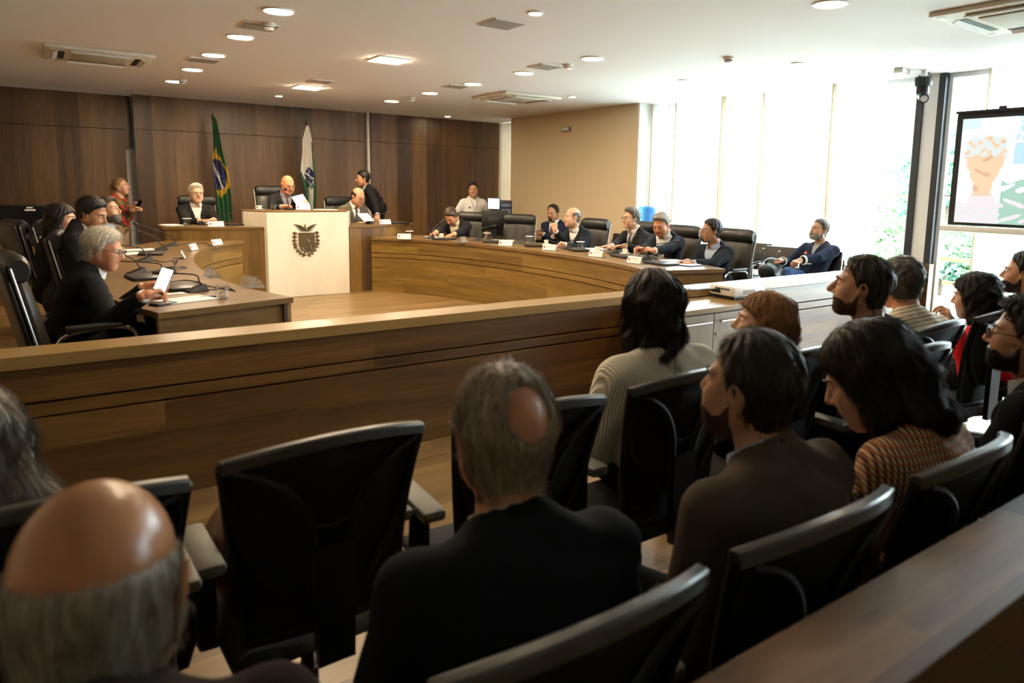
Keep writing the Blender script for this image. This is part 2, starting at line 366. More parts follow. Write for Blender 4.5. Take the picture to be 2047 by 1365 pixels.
# ------------------------------------------------------------------ podium, dais and curved desks
M_MARB = mat('cream_marble', (.80, .745, .62), .32, bump=.01, var=.06, vscale=1.6, stretch=(3, 3, .8), coat=.1)
dark_in = mat('desk_inside', (.05, .03, .018), .7, bump=.02)
pod = thing('podium', 'tall cream marble podium with a bronze coat of arms', 'podium', (3.0, 9.9, 0))
MB().prism([(-.55, 0), (.55, 0), (.74, .46), (.74, .52), (-.74, .52), (-.74, .46)], 0, 1.15).build('marble_front', M_MARB, pod, smooth=False, bevel=.004)
MB().prism([(-.53, .02), (.53, .02), (.72, .46), (.72, .82), (-.72, .82), (-.72, .46)], 1.15, 1.168).build('wood_top', W_DESK, pod, smooth=False, bevel=.002)
def dais(sx, label):
    t = thing('dais_desk', label, 'desk', (3.0, 9.9, 0))
    pts = [(.575*sx, .04), (1.15*sx, .10), (1.72*sx, .38), (1.72*sx, .95), (.76*sx, .75), (.76*sx, .47)]
    MB().prism(pts, .925, .96).build('desk_top', W_DESK, t, smooth=False, bevel=.002)
    q = [(.58*sx, .05), (1.15*sx, .11), (1.70*sx, .385), (1.70*sx, .425), (1.15*sx, .15), (.60*sx, .09)]
    MB().prism(q, 0, .925).build('front_panel', W_PANEL, t, smooth=False)
    MB().prism([(1.66*sx, .40), (1.70*sx, .40), (1.70*sx, .93), (1.66*sx, .93)], 0, .925).build('side_panel', W_PANEL, t, smooth=False)
    return t
dais(-1, 'raised wooden dais desk left of the marble podium'); dais(1, 'raised wooden dais desk right of the marble podium')
st1 = struct(MB().prism([(1.2, 10.7), (4.8, 10.7), (4.8, 12.9), (1.2, 12.9)], 0, .2).build('floor_dais', W_FLOOR, smooth=False))
st2 = struct(MB().prism([(2.35, 10.42), (3.65, 10.42), (3.65, 12.0), (2.35, 12.0)], 0, .36).build('floor_dais_center', W_FLOOR, smooth=False))
HALF = [(1.64, 4.88), (1.80, 5.5), (1.88, 6.3), (1.85, 7.2), (1.72, 8.1), (1.45, 9.0), (1.12, 9.58), (.86, 9.86)]
DESKZ = .79
def curved_desk(sx, label):
    t = thing('curved_desk', label, 'desk', (3.0, 0, 0))
    P = spline([(sx*a, b) for a, b in HALF], 10); o = -sx
    def clampd(p):
        d = abs(p[0]-3); yf = 9.9+(np.interp(d, (.56, 1.15, 1.72), (.04, .10, .38)))-.012
        if d < 1.72 and p[1] > yf: return (p[0], yf)
        return (3+sx*max(d, 1.74), p[1]) if p[1] > 10.25 else tuple(p)
    T = np.gradient(P, axis=0); T /= np.linalg.norm(T, axis=1)[:, None]; Nn = np.stack([-T[:, 1], T[:, 0]], 1)*o
    Q = np.array([clampd(p+n_*.86) for p, n_ in zip(P, Nn)])
    k = len(P); V = np.concatenate([np.c_[A, np.full(k, z)] for A, z in ((P, .75), (P, DESKZ), (Q, DESKZ), (Q, .75))]); Fc = []
    for r_ in range(4):
        r2 = (r_+1) % 4; Fc += [(r_*k+i, r_*k+i+1, r2*k+i+1, r2*k+i) for i in range(k-1)]
    Fc += [(0, k, 2*k, 3*k), (k-1, 2*k-1, 3*k-1, 4*k-1)]
    MB().add(V, Fc).build('desk_top', W_DESK, t, smooth=False, bevel=.002)
    mb = MB()
    for z0, z1 in ((.575, .748), (.507, .565), (.0, .497)):
        MB().sweep(P, [(o*.02, z0), (o*.02, z1), (o*.055, z1), (o*.055, z0)]).build('fascia_board', W_CURVE, t, smooth=False)
    MB().sweep(P, [(o*.045, 0), (o*.045, .748), (o*.07, .748), (o*.07, 0)]).build('backing', dark_in, t, smooth=False)
    # end board under the near end
    a = P[0]; T = P[1]-P[0]; T /= np.linalg.norm(T); nn = np.array([-T[1], T[0]])*o
    q = [a+T*.02+nn*.03, a+T*.02+nn*.85, a+T*.055+nn*.85, a+T*.055+nn*.03]
    MB().prism([tuple(v) for v in q], 0, .75).build('end_panel', W_DESK, t, smooth=False)
    return t
curved_desk(-1, 'left arm of the curved wooden desk, nearest the public'); curved_desk(1, 'right arm of the curved wooden desk, by the windows')
def desk_pt(sx, s, off):
    """point on the desk: s = 0 (near end) .. 1 (podium end), off = distance outward from the arena edge; returns x, y, outward azimuth"""
    P = spline([(3+sx*a, b) for a, b in HALF], 20); k = min(len(P)-2, int(s*(len(P)-1))); T = P[k+1]-P[k]; T /= np.linalg.norm(T)
    nn = np.array([-T[1], T[0]])*(-sx); p = P[k]+nn*off
    return p[0], p[1], math.atan2(nn[1], nn[0])

# ------------------------------------------------------------------ ceiling fittings
WARM = (1.0, .70, .40)
M_LAMP = mat('lamp_diffuser_warm', (.9, .85, .75), .5, emit=(1.0, .78, .52), estr=120, bump=.001)
M_RIM = mat('lamp_rim', (.75, .72, .66), .4, bump=.01)
def ceil_light(x, y, r, label, group, square=False):
    t = thing('ceiling_light', label, 'ceiling light', (x, y, CEIL), 0, group)
    if square:
        MB().box((0, 0, -.006), (2*r+.02, 2*r+.02, .012)).build('rim', M_RIM, t, smooth=False)
        MB().box((0, 0, -.014), (2*r, 2*r, .006)).build('diffuser', M_LAMP, t, smooth=False)
    else:
        MB().lathe((0, 0, 0), [(r+.012, 0), (r+.012, -.010), (r, -.013), (r-.004, -.008)], 32).build('rim', M_RIM, t)
        MB().lathe((0, 0, 0), [(0, -.012), (r-.003, -.012), (r-.003, -.004)], 32).build('diffuser', M_LAMP, t)
    return t
ords = ['nearest', 'second', 'middle', 'fourth', 'farthest']
for i, y in enumerate((5.82, 7.07, 8.26, 9.5, 10.8)):
    ceil_light(1.58, y, .105, '%s round light of the left ceiling row%s' % (ords[i], ' beside a smoke detector' if i in (0, 4) else ''), 'round ceiling lights in the left row')
for i, y in enumerate((5.75, 7.0, 8.18, 9.42, 10.76)):
    ceil_light(4.59, y, .105, '%s round light of the middle ceiling row above the curved desk' % ords[i], 'round ceiling lights in the middle row')
ceil_light(4.49, 3.02, .105, 'round ceiling light cut by the top edge above the public seats', 'round ceiling lights')
for x_, y_, l_ in ((1.58, 4.56, 'round ceiling light over the rail, left row, above the frame'), (1.58, 3.3, 'round ceiling light over the public seats, left row')):
    ceil_light(x_, y_, .105, l_, 'round ceiling lights')
ceil_light(3.08, 7.27, .16, 'nearer square ceiling light over the open floor', 'square ceiling lights', True)
ceil_light(3.10, 10.09, .16, 'farther square ceiling light before the podium', 'square ceiling lights', True)
for x, y, l in ((3.06, 11.4, 'small ceiling spot above the podium'), (6.36, 12.3, 'small ceiling spot near the wood wall'), (6.27, 8.3, 'small ceiling spot beside the middle air conditioner'), (6.29, 6.14, 'small ceiling spot by the window, middle one'), (6.29, 4.56, 'small ceiling spot washed out nearest the window'), (3.1, 4.58, 'small ceiling spot at the top, beside the large speaker grille')):
    ceil_light(x, y, .05, l, 'small ceiling spots')
M_GRILLE = mat('speaker_grille', (.36, .34, .29), .8, bump=.5, bscale=420)
for x, y, l in ((3.1, 5.06, 'square speaker grille, largest and nearest one'), (1.6, 6.5, 'square speaker grille beside the nearest smoke detector'), (4.53, 6.49, 'square speaker grille between two middle row lights'), (4.54, 8.56, 'square speaker grille near the middle air conditioner'), (3.04, 9.4, 'square speaker grille beside the farther square light'), (1.56, 8.7, 'square speaker grille in the left row near the left air conditioner')):
    t = thing('ceiling_speaker', l, 'speaker', (x, y, CEIL), 0, 'ceiling speaker grilles')
    MB().box((0, 0, -.005), (.29, .29, .010)).build('frame', M_RIM, t, smooth=False); MB().box((0, 0, -.011), (.265, .265, .004)).build('grille', M_GRILLE, t, smooth=False)
for x, y, l in ((1.64, 6.33, 'smoke detector by the nearest left row light'), (1.64, 10.6, 'smoke detector by the farthest left row light'), (4.63, 6.22, 'smoke detector between middle row lights'), (4.65, 10.14, 'smoke detector at the far end of the middle row'), (5.54, 4.81, 'flat brown edged ceiling sensor toward the window')):
    t = thing('smoke_detector', l, 'smoke detector', (x, y, CEIL), 0, 'ceiling smoke detectors')
    MB().lathe((0, 0, 0), [(.055, 0), (.055, -.018), (.045, -.022)], 24).build('base', M_OFFW, t)
    MB().lathe((0, 0, 0), [(.042, -.02), (.04, -.045), (.03, -.056), (0, -.058)], 24).build('dome', M_WHITE, t)
    MB().lathe((0, 0, 0), [(.0425, -.03), (.0425, -.038)], 24).build('vent_slot', M_BLACK, t)
def cassette(x, y, label, w=.95):
    t = thing('air_conditioner', label, 'air conditioner', (x, y, CEIL), 0, 'ceiling cassette air conditioners'); h = w/2
    MB().box((0, 0, -.018), (w, w, .036), bev=.012).build('panel', M_OFFW, t)
    MB().box((0, 0, -.041), (w*.5, w*.5, .014), bev=.006).build('intake_grille', mat('ac_grille', (.5, .46, .37), .6, bump=.6, bscale=200), t)
    for k in range(4):
        R_ = rot(k*PI/2)
        MB().box(np.array((0, h*.70, -.0365))@R_.T, (w*.55, .055, .006), rz=k*PI/2).build('air_slot', M_BLACK, t, smooth=False)
        MB().box(np.array((0, h*.80, -.043))@R_.T, (w*.55, .05, .006), M=rot(k*PI/2)@rotx(-.5)).build('louver', M_WHITE, t, smooth=False)
        MB().box(np.array((h*.86, h*.86, -.037))@R_.T, (.05, .05, .004)).build('corner_cap', M_WHITE, t, smooth=False)
cassette(.64, 9.18, 'beige ceiling air conditioner at the upper left'); cassette(5.73, 8.93, 'beige ceiling air conditioner before the beige column'); cassette(5.72, 2.25, 'white ceiling air conditioner cut by the top right corner')
# ================================================================== SEATING
def star_base(t, mt, r=.29, z=.07, chrome=None):
    mb = MB()
    for k in range(5):
        a = 2*PI*k/5+.3; p = np.array([math.cos(a), math.sin(a), 0])
        mb.tube([p*.02+(0, 0, z+.045), p*.15+(0, 0, z+.035), p*r+(0, 0, z+.008)], [.026, .021, .015], 8, flat=.7)
    mb.lathe((0, 0, 0), [(0, z), (.035, z), (.035, z+.07), (0, z+.07)], 16)
    b = mb.build('star_base', mt, t)
    for k in range(5):
        a = 2*PI*k/5+.3; c = (math.cos(a)*r, math.sin(a)*r, .03)
        M_ = rot(a+1.2)@rotx(PI/2)
        MB().lathe(c, [(0, -.022), (.026, -.022), (.03, -.015), (.03, .015), (.026, .022), (0, .022)], 14, M=M_).tube([(c[0], c[1], .035), (c[0], c[1], z+.012)], .008, 6).build('caster', M_BLACK, b)
    MB().lathe((0, 0, 0), [(.028, z+.06), (.028, .28), (.018, .28), (.018, .43)], 14).build('gas_lift', chrome or M_BLACK, t)
def public_chair():
    t = thing('public_chair', '', 'chair')
    # seat cushion
    G = []
    for i, v in enumerate(np.linspace(-1, 1, 13)):
        row = []
        for u in np.linspace(-1, 1, 13):
            e = max(abs(u), abs(v)); x = u*.222*(1-.06*v*v); y = v*.235+.03
            row.append((x, y, .487-.028*e**6-.012*(1-u*u)*(1-v*v)+(-.015 if v > .8 else 0)))
        G.append(row)
    mb = MB().grid(G); mb.box((0, .03, .447), (.44, .42, .035), bev=.015); mb.build('seat', M_MESH, t, angle=None)
    def P(x, z):   # back surface: tilts back with height, corners wrap forward
        q = (z-.5)/.46
        return np.array([x, -.175-.05*q-.03*q*q+.9*x*x*.9+.02*math.sin(q*3), z])
    hw = lambda q: .19+.042*q**1.5
    top = lambda u: .955+.035*(1-u*u)
    G = np.array([[P(u*hw(v), .50+v*(top(u)-.012-.50)) for u in np.linspace(-1, 1, 17)] for v in np.linspace(0, 1, 15)])
    mb = MB().grid(G+np.array([0, .004, 0])).grid(G-np.array([0, .004, 0])); mb.build('back_mesh', M_MESH, t, angle=None, fix=False)
    # frame round the back
    fr = MB()
    for s in (-1, 1):
        fr.tube([P(s*hw(v), .50+v*(top(1)-.5)) for v in np.linspace(0, 1, 12)], .013, 8)
    fr.tube([P(u*hw(0), .50) for u in np.linspace(-1, 1, 9)], .013, 8)
    fr.build('back_frame', M_BLACK, t)
    tb = MB(); sect = [(-.016, -.014), (-.016, .010), (-.010, .014), (.008, .014), (.014, .009), (.014, -.014)]
    V = []; us = np.linspace(-1, 1, 21)
    for u in us:
        p = P(u*hw(1)*1.02, top(u)); V += [(p[0], p[1]+a, p[2]+b) for a, b in sect]
    k = 6; Fc = [(i*k+j, i*k+(j+1) % k, (i+1)*k+(j+1) % k, (i+1)*k+j) for i in range(20) for j in range(k)]+[tuple(range(k)), tuple(20*k+j for j in range(k))]
    tb.add(V, Fc).build('top_bar', M_BAR, t, bevel=.002, angle=.5)
    # the two swooping ribs behind the mesh, joined by a shallow yoke and a spine
    for s in (-1, 1):
        pts = spline([(s*.216, .945), (s*.165, .925), (s*.105, .875), (s*.062, .80), (s*.045, .72), (s*.04, .60)], 6)
        MB().tube([P(x, z)-np.array([0, .018, 0]) for x, z in pts], np.linspace(.009, .017, len(pts)), 8).build('back_rib', M_BLACK, t)
        pts = spline([(s*.216, .945), (s*.212, .85), (s*.185, .74), (s*.10, .60)], 6)
        MB().tube([P(x, z)-np.array([0, .014, 0]) for x, z in pts], np.linspace(.007, .010, len(pts)), 8).build('back_rib', M_BLACK, t)
    MB().tube([P(x, .79-.9*(.09-abs(x))*.35)-np.array([0, .018, 0]) for x in np.linspace(-.08, .08, 9)], .007, 8).build('yoke', M_BLACK, t)
    MB().sweep([(0, -.225), (0, -.20)], [(-.045, .42), (-.05, .72), (.05, .72), (.045, .42)]).tube([(0, -.2, .46), (0, -.1, .425), (0, 0, .425)], .028, 8).build('spine', M_BLACK, t)
    for s in (-1, 1):
        MB().tube([(s*.18, .02, .43), (s*.238, .02, .43), (s*.242, .02, .48), (s*.24, .02, .645)], [.017, .017, .024, .022], 8, flat=1.4).build('arm_post', M_BLACK, t)
        MB().box((s*.238, .04, .665), (.07, .26, .035), bev=.014).build('armrest', M_PAD, t)
    star_base(t, M_BLACK, r=.235)
    return t
PUB = public_chair(); PUBN = [0]
def put_public(x, y, rz, label):
    if PUBN[0] == 0: PUB.location = (x, y, 0); PUB.rotation_euler[2] = rz; PUB['label'] = label; PUB['group'] = 'mesh backed public chairs'; o = PUB
    else: o = dup(PUB, (x, y, 0), rz, label, 'mesh backed public chairs')
    PUBN[0] += 1; return o
# front row (backs at Y about 1.55) and second row (backs at Y about .71); origin is .26 ahead of the back
R1, R2 = 1.55+.185, .71+.205
put_public(-.03, R1, .02, 'black mesh chair under the long grey hair at the left edge')
put_public(.505, R1+.055, .03, 'empty black mesh chair with a brown leather bag, front row')
put_public(1.06, R1, -.05, 'black mesh chair right behind the balding man\'s head, left of the cream sweater')
put_public(1.63, R1, 0, 'black mesh chair against the back of the woman in the cream sweater')
put_public(2.22, R1, .0, 'black mesh chair of the blonde woman, pale top edge showing')
put_public(2.70, R1-.2, .0, 'black mesh chair of the dark-haired man in the black shirt')
put_public(3.28, R1, .05, 'black mesh chair behind the man in the striped shirt')
put_public(3.90, R1, -.03, 'black mesh chair of the woman in the red top')
put_public(4.55, R1, 0, 'black mesh chair of the bearded man at the right edge')
put_public(.05, R2, .03, 'black mesh chair of the bald man in the bottom left corner')
put_public(.58, R2, 0, 'black mesh chair at the bottom centre, behind the balding man in navy')
put_public(1.13, R2, .0, 'black mesh chair behind the man in the brown suit')
put_public(1.69, R2, .04, 'black mesh chair behind the woman in the houndstooth blouse')
put_public(2.30, R2, 0, 'black mesh chair at the right edge beside the man in the black jacket')
put_public(2.82, R2, 0, 'black mesh chair of the bearded man in glasses and black jacket')

def exec_chair():
    t = thing('executive_chair', '', 'chair')
    def cushion(w, d, h, c, M=None, wr=0, name='seat', mt=M_LEATHER, n=15):
        us = np.linspace(-1, 1, n)
        def surf(sgn):
            G = np.zeros((n, n, 3))
            for i, v in enumerate(us):
                for j, u in enumerate(us):
                    e = (abs(u)**5+abs(v)**5); k = max(0, 1-min(1, e)**1.0)**.4
                    z = sgn*h/2*(.15+.85*k)
                    if wr: z += sgn*wr*math.sin(u*13+1.5*math.sin(v*3))*k
                    rr = 1-.06*abs(u*v)**2
                    G[i, j] = (u*w/2*rr, v*d/2*rr, z)
            return G
        A, B = surf(1), surf(-1); mb = MB()
        for G in (A, B):
            V = G.reshape(-1, 3)@(np.array(M).T if M is not None else np.eye(3))+np.array(c); mb.grid(V.reshape(n, n, 3))
        rim = np.concatenate([np.stack([A[0], B[0]], 1), np.stack([A[:, -1], B[:, -1]], 1), np.stack([A[-1][::-1], B[-1][::-1]], 1), np.stack([A[:, 0][::-1], B[:, 0][::-1]], 1)])
        V = rim.reshape(-1, 3)@(np.array(M).T if M is not None else np.eye(3))+np.array(c); mb.grid(V.reshape(len(rim), 2, 3))
        return mb.build(name, mt, t, angle=None)
    cushion(.52, .52, .11, (0, .02, .475), name='seat')
    til = .20; Mb = rotx(PI/2-(-til)) ; Mb = rotx(PI/2+til)
    def bp(z): return np.array([0, -.22-math.tan(til)*(z-.5), z])
    cushion(.50, .54, .10, bp(.75), M=Mb, wr=.006, name='backrest', mt=M_LEATHERP)
    MB().box(bp(.78)+(0, -.05, 0), (.47, .62, .03), M=Mb, bev=.014).build('back_shell', M_LEATHER, t)
    # head roll
    c = bp(1.055)+(0, .015, 0); n = 17; V = []
    for i, u in enumerate(np.linspace(-1, 1, n)):
        r = .085*(1-.30*abs(u)**8)
        V += [(u*.25, c[1]+r*.75*math.cos(a), c[2]+r*math.sin(a)) for a in np.linspace(0, 2*PI, 20, endpoint=False)]
    Fc = [(i*20+j, i*20+(j+1) % 20, (i+1)*20+(j+1) % 20, (i+1)*20+j) for i in range(n-1) for j in range(20)]+[tuple(range(20)), tuple((n-1)*20+j for j in range(20))]
    MB().add(V, Fc).build('head_roll', M_LEATHER, t, angle=1)
    for s in (-1, 1):
        MB().tube([bp(z)+(s*.255, -.02, 0) for z in np.linspace(.5, 1.07, 6)], .007, 8).build('side_rail', M_STEEL, t)
        pts = spline([(s*.27, -.2, .50), (s*.29, -.16, .66), (s*.29, .0, .70), (s*.29, .17, .69), (s*.28, .22, .60), (s*.26, .15, .45)], 5)
        MB().tube(pts, .012, 8).build('arm_loop', M_CHROME, t)
        MB().box((s*.29, .0, .715), (.06, .28, .03), bev=.012).build('armrest', M_LEATHER, t)
    star_base(t, M_CHROME, r=.31, chrome=M_CHROME)
    return t
EXE = exec_chair(); EXN = [0]
def put_exec(x, y, az, label, z=0):
    """az: direction the sitter faces, degrees, 0 = +Y, counterclockwise"""
    rz = math.radians(az)
    if EXN[0] == 0: EXE.location = (x, y, z); EXE.rotation_euler[2] = rz; EXE['label'] = label; EXE['group'] = 'black leather high-backed chairs'
    else: dup(EXE, (x, y, z), rz, label, 'black leather high-backed chairs')
    EXN[0] += 1
def exec_at(px, py, az, label, ztop=1.16, plane=None, z=0):
    """top centre of the head roll seen at photo pixel"""
    p = at(px, py, Z=ztop+z); a = math.radians(az); f = np.array([-math.sin(a), math.cos(a)])
    q = p[:2]+f*.33; put_exec(q[0], q[1], az, label, z); return q
def visitor_chair(x, y, az, label):
    t = thing('visitor_chair', label, 'chair', (x, y, 0), math.radians(az), 'visitor chairs by the window')
    MB().box((0, .02, .45), (.46, .45, .06), bev=.025).build('seat', M_LEATHER, t)
    MB().box((0, -.235, .70), (.46, .05, .36), M=rotx(.14), bev=.022).build('backrest', M_LEATHER, t)
    for s in (-1, 1):
        MB().tube(spline([(s*.25, -.25, .78), (s*.25, -.22, .62), (s*.255, -.1, .645), (s*.255, .18, .645), (s*.25, .235, .60), (s*.25, .235, .05), (s*.25, .2, .015), (s*.25, -.24, .015)], 5), .012, 8).build('side_frame', M_CHROME, t)
        MB().box((s*.255, .05, .662), (.04, .22, .02), bev=.008).build('armrest', M_BLACK, t)
    MB().tube([(-.25, -.24, .015), (.25, -.24, .015)], .012, 8).tube([(-.25, .1, .42), (.25, .1, .42)], .012, 8).build('cross_bar', M_CHROME, t)
    return t
# ================================================================== PEOPLE: smooth bodies grown from distance fields
def nets(f, lo, hi, h):
    lo = np.asarray(lo, float); n = np.maximum(3, np.ceil((np.asarray(hi)-lo)/h).astype(int)+1)
    ax = [lo[i]+h*np.arange(n[i]) for i in range(3)]
    P = np.stack(np.meshgrid(*ax, indexing='ij'), -1).reshape(-1, 3)
    V = np.concatenate([f(c) for c in np.array_split(P, max(1, len(P)//120000))]).reshape(n)
    S = V < 0; m_ = n-1; acc = np.zeros((*m_, 3)); cnt = np.zeros(m_)
    cs = [(i, j, k) for i in (0, 1) for j in (0, 1) for k in (0, 1)]
    for a in cs:
        for d in range(3):
            if a[d]: continue
            b = list(a); b[d] = 1
            sl = lambda c: tuple(slice(c[i], c[i]+m_[i]) for i in range(3))
            va, vb = V[sl(a)], V[sl(b)]; x = S[sl(a)] != S[sl(b)]
            if not x.any(): continue
            t = np.where(x, va/np.where(x, va-vb, 1), 0)
            for i in range(3): acc[..., i] += np.where(x, a[i]+(t if i == d else 0), 0)
            cnt += x
    act = cnt > 0; idx = -np.ones(m_, int); idx[act] = np.arange(act.sum())
    W = lo+(acc[act]/cnt[act][:, None]+np.argwhere(act))*h
    F = []
    for d in range(3):
        u, v = (d+1) % 3, (d+2) % 3
        s0 = [slice(1, m_[i]) for i in range(3)]; s0[d] = slice(0, m_[d]); s1 = list(s0); s1[d] = slice(1, m_[d]+1)
        A, B = S[tuple(s0)], S[tuple(s1)]; E = np.argwhere(A != B)
        if not len(E): continue
        o = np.zeros(3, int); o[u] = o[v] = 1; E2 = E+o
        def cell(du, dv):
            q = E2.copy(); q[:, u] -= du; q[:, v] -= dv; return idx[q[:, 0], q[:, 1], q[:, 2]]
        Q = np.stack([cell(1, 1), cell(0, 1), cell(0, 0), cell(1, 0)], 1)
        fl = ~A[tuple(E.T)]; Q[fl] = Q[fl][:, ::-1]; F.append(Q)
    return W, (np.concatenate(F) if F else np.zeros((0, 4), int))
def rc(P, a, b, ra, rb):
    a = np.asarray(a, float); ba = np.asarray(b, float)-a; h = np.clip((P-a)@ba/(ba@ba+1e-12), 0, 1)
    return np.linalg.norm(P-a-h[:, None]*ba, axis=1)-(ra+(rb-ra)*h)
def ell(P, c, r):
    q = P-np.asarray(c, float); r = np.asarray(r, float); k0 = np.linalg.norm(q/r, axis=1); k1 = np.linalg.norm(q/(r*r), axis=1)+1e-9
    return k0*(k0-1)/k1
def su(a, b, k=.03):
    h = np.maximum(k-np.abs(a-b), 0)/k; return np.minimum(a, b)-h*h*k*.25
def sx_(a, b, k=.01): return -su(-a, -b, k)      # smooth intersection
def frame(az, pitch=0, roll=0):
    """columns right, forward, up; az 0 = +Y counterclockwise, pitch > 0 looks down, roll > 0 leans to own right (degrees)"""
    return rot(math.radians(az))@rotx(-math.radians(pitch))@roty(math.radians(roll))

# ---- head ---------------------------------------------------------------
def head_sdf(P, w=1., jaw=1., nose=1., neck=True, ears=True, age=0):
    Q = P.copy(); Q[:, 0] = np.abs(P[:, 0])/w
    d = ell(Q, (0, -.014, .028), (.074, .096, .090))
    d = su(d, ell(Q, (0, .030, -.035), (.058*jaw, .060, .082)), .03)
    d = su(d, rc(Q, (.048*jaw, .0, -.058), (.016, .060, -.100), .024, .020), .04)
    d = su(d, ell(Q, (0, .072, -.100), (.024, .020, .019)), .02)
    d = su(d, ell(Q, (.034, .060, -.026), (.028, .026, .026)), .035)
    d = su(d, ell(Q, (.028, .062, -.062), (.026, .022, .030)), .035)           # cheeks
    d = su(d, rc(Q, (.010, .086, .024), (.042, .068, .026), .008, .009), .018)  # brow
    d = sx_(d, -ell(Q, (.033, .097, .004), (.020, .015, .014)), .012)           # sockets
    d = su(d, ell(Q, (.033, .077, .004), (.0155, .0135, .0115)), .006)          # lids
    d = su(d, rc(Q, (0, .088, .014), (0, .113*(.8+.2*nose), -.026), .0085, .0120*nose), .010)
    d = su(d, ell(Q, (.012, .100, -.033), (.009, .011, .008)), .007)
    d = su(d, rc(Q, (0, .090, -.0555), (.022, .078, -.0600), .0055, .004), .006)
    d = su(d, rc(Q, (0, .089, -.0685), (.020, .077, -.0650), .0062, .004), .006)
    d = sx_(d, -rc(Q, (0, .100, -.0620), (.022, .084, -.0625), .0035, .003), .005)
    if ears:
        e = ell((Q-np.array([.077, -.010, -.008]))@np.array(roty(.25)), (0, 0, 0), (.010, .021, .033))
        e = sx_(e, -ell(Q, (.088, -.004, -.004), (.007, .012, .020)), .006)
        d = su(d, e, .008)
    if neck:
        d = su(d, rc(Q, (0, -.030, -.055), (0, -.050, -.16), .056, .056), .025)
    return d
def band(z, pts):
    return np.interp(z, [p[0] for p in pts], [p[1] for p in pts])
SHORT = [(-.12, -.085), (-.06, -.082), (-.03, -.060), (-.012, -.036), (.004, -.030), (.016, -.002), (.024, .024), (.034, .050), (.050, .066), (.070, .076), (.10, .084)]
HIGHB = [(-.12, -.085), (-.06, -.082), (-.03, -.060), (-.012, -.036), (.004, -.030), (.014, .0), (.022, .035), (.030, .070), (.045, .092), (.10, .105)]
def hair_sdf(style, hp, th=.014):
    """returns a distance field in head coordinates"""
    kw = dict(w=hp.get('w', 1.), jaw=hp.get('jaw', 1.), nose=1, neck=True, ears=False)
    def base(P):
        return head_sdf(P, **kw)
    def f(P):
        d0 = base(P); ax = np.abs(P[:, 0])
        ang = np.arctan2(P[:, 0], P[:, 1]-.02); wob = .0022*np.sin(ang*17+P[:, 2]*40)+.0016*np.sin(ang*31-P[:, 2]*70+1)
        prof = {'high': HIGHB}.get(style, SHORT)
        if style in ('short', 'high', 'crew', 'quiff', 'curly', 'bald_top', 'bald_crown', 'fringe'):
            line = band(P[:, 1], prof)+.003*np.sin(ax*90)+.003*np.sin(ang*26)+.002*np.sin(ang*47)-.10*np.clip(ax-.03, 0, .02)*(P[:, 1] > .03)
            t = th*np.clip((P[:, 2]+.10)/.12, .25, 1.)
            if style == 'quiff': t = t+.016*np.clip((P[:, 2]-.05)/.05, 0, 1)*np.clip((P[:, 1]+.02)/.08, 0, 1)
            if style == 'curly':
                wob = .006*np.sin(P[:, 0]*95+2*np.sin(P[:, 2]*60))*np.sin(P[:, 1]*85+1)*np.sin(P[:, 2]*90)
            t = t*(.12+.88*np.clip((P[:, 2]-line)/.032, 0, 1))
            if style == 'bald_top':
                topz = hp.get('topz', .040)-.35*np.clip(P[:, 1], 0, 1)-.05*np.clip(-P[:, 1]-.05, 0, 1); t = t*(.10+.9*np.clip((topz-P[:, 2])/.05, 0, 1))
            d = d0-t+wob*np.clip(t/th, .15, 1)
            d = sx_(d, line-P[:, 2], .004)
            if style == 'bald_top':       # only a fringe round the back and sides
                d = sx_(d, P[:, 2]-topz, .008)
            if style == 'bald_crown':
                d = sx_(d, -ell(P, hp.get('crown', (.012, -.07, .10)), hp.get('crownr', (.045, .055, .06))), .02)
            return d
        # long styles: a cap of hair plus falling masses
        face = np.maximum(P[:, 1]-hp.get('fy', 0)-band(P[:, 2], [(-.2, .01), (-.05, .022), (.03, .042), (.062, .085), (.08, .2)]), -1)
        d = d0-th*1.3+wob
        d = sx_(d, face, .012)
        d = sx_(d, -.12-P[:, 2], .01)
        L = hp.get('len', .25); z1 = -L
        if style == 'pony':
            ln = band(P[:, 1], SHORT); d = d0-.012*(.1+.9*np.clip((P[:, 2]-ln)/.03, 0, 1))+wob*.3; d = sx_(d, ln-P[:, 2], .004)
            d = su(d, rc(P, (0, -.115, .03), (0, -.15, -.02), .026, .024), .02); d = su(d, rc(P, (0, -.15, -.02), (0, -.14, -.15), .026, .012), .02)
            return d
        wv = .010*np.sin(P[:, 2]*45+P[:, 0]*30)+.006*np.sin(P[:, 2]*80+ang*9)
        if style == 'curlylong': wv = wv+.010*np.sin(P[:, 0]*80+2*np.sin(P[:, 2]*50))*np.sin(P[:, 1]*75+1)*np.sin(P[:, 2]*85)
        e = rc(P, (0, -.055, .02), (0, -.075, z1+.05), .082, hp.get('tail', .070))
        for s in (-1, 1):
            e = su(e, rc(P, (s*.062, -.02, .0), (s*.070, hp.get('sidey', -.015), hp.get('sidez', z1+.06)), .034, .030), .03)
        if 'lock' in hp:
            a, b, ra, rb = hp['lock']; e = su(e, rc(P, a, b, ra, rb), .03)
        e = e+wv
        # keep clear of the neck front and the face
        e = sx_(e, P[:, 1]-hp.get('fy', 0)-band(P[:, 2], [(-.4, .03), (-.06, .03), (.03, .04), (.06, .07), (.08, .2)]), .012)
        return su(d, e, .03)
    return f
def grad(f, P, e=.0015):
    g = np.stack([f(P+np.eye(3)[i]*e)-f(P-np.eye(3)[i]*e) for i in range(3)], 1); return g/(np.linalg.norm(g, axis=1)[:, None]+1e-9)
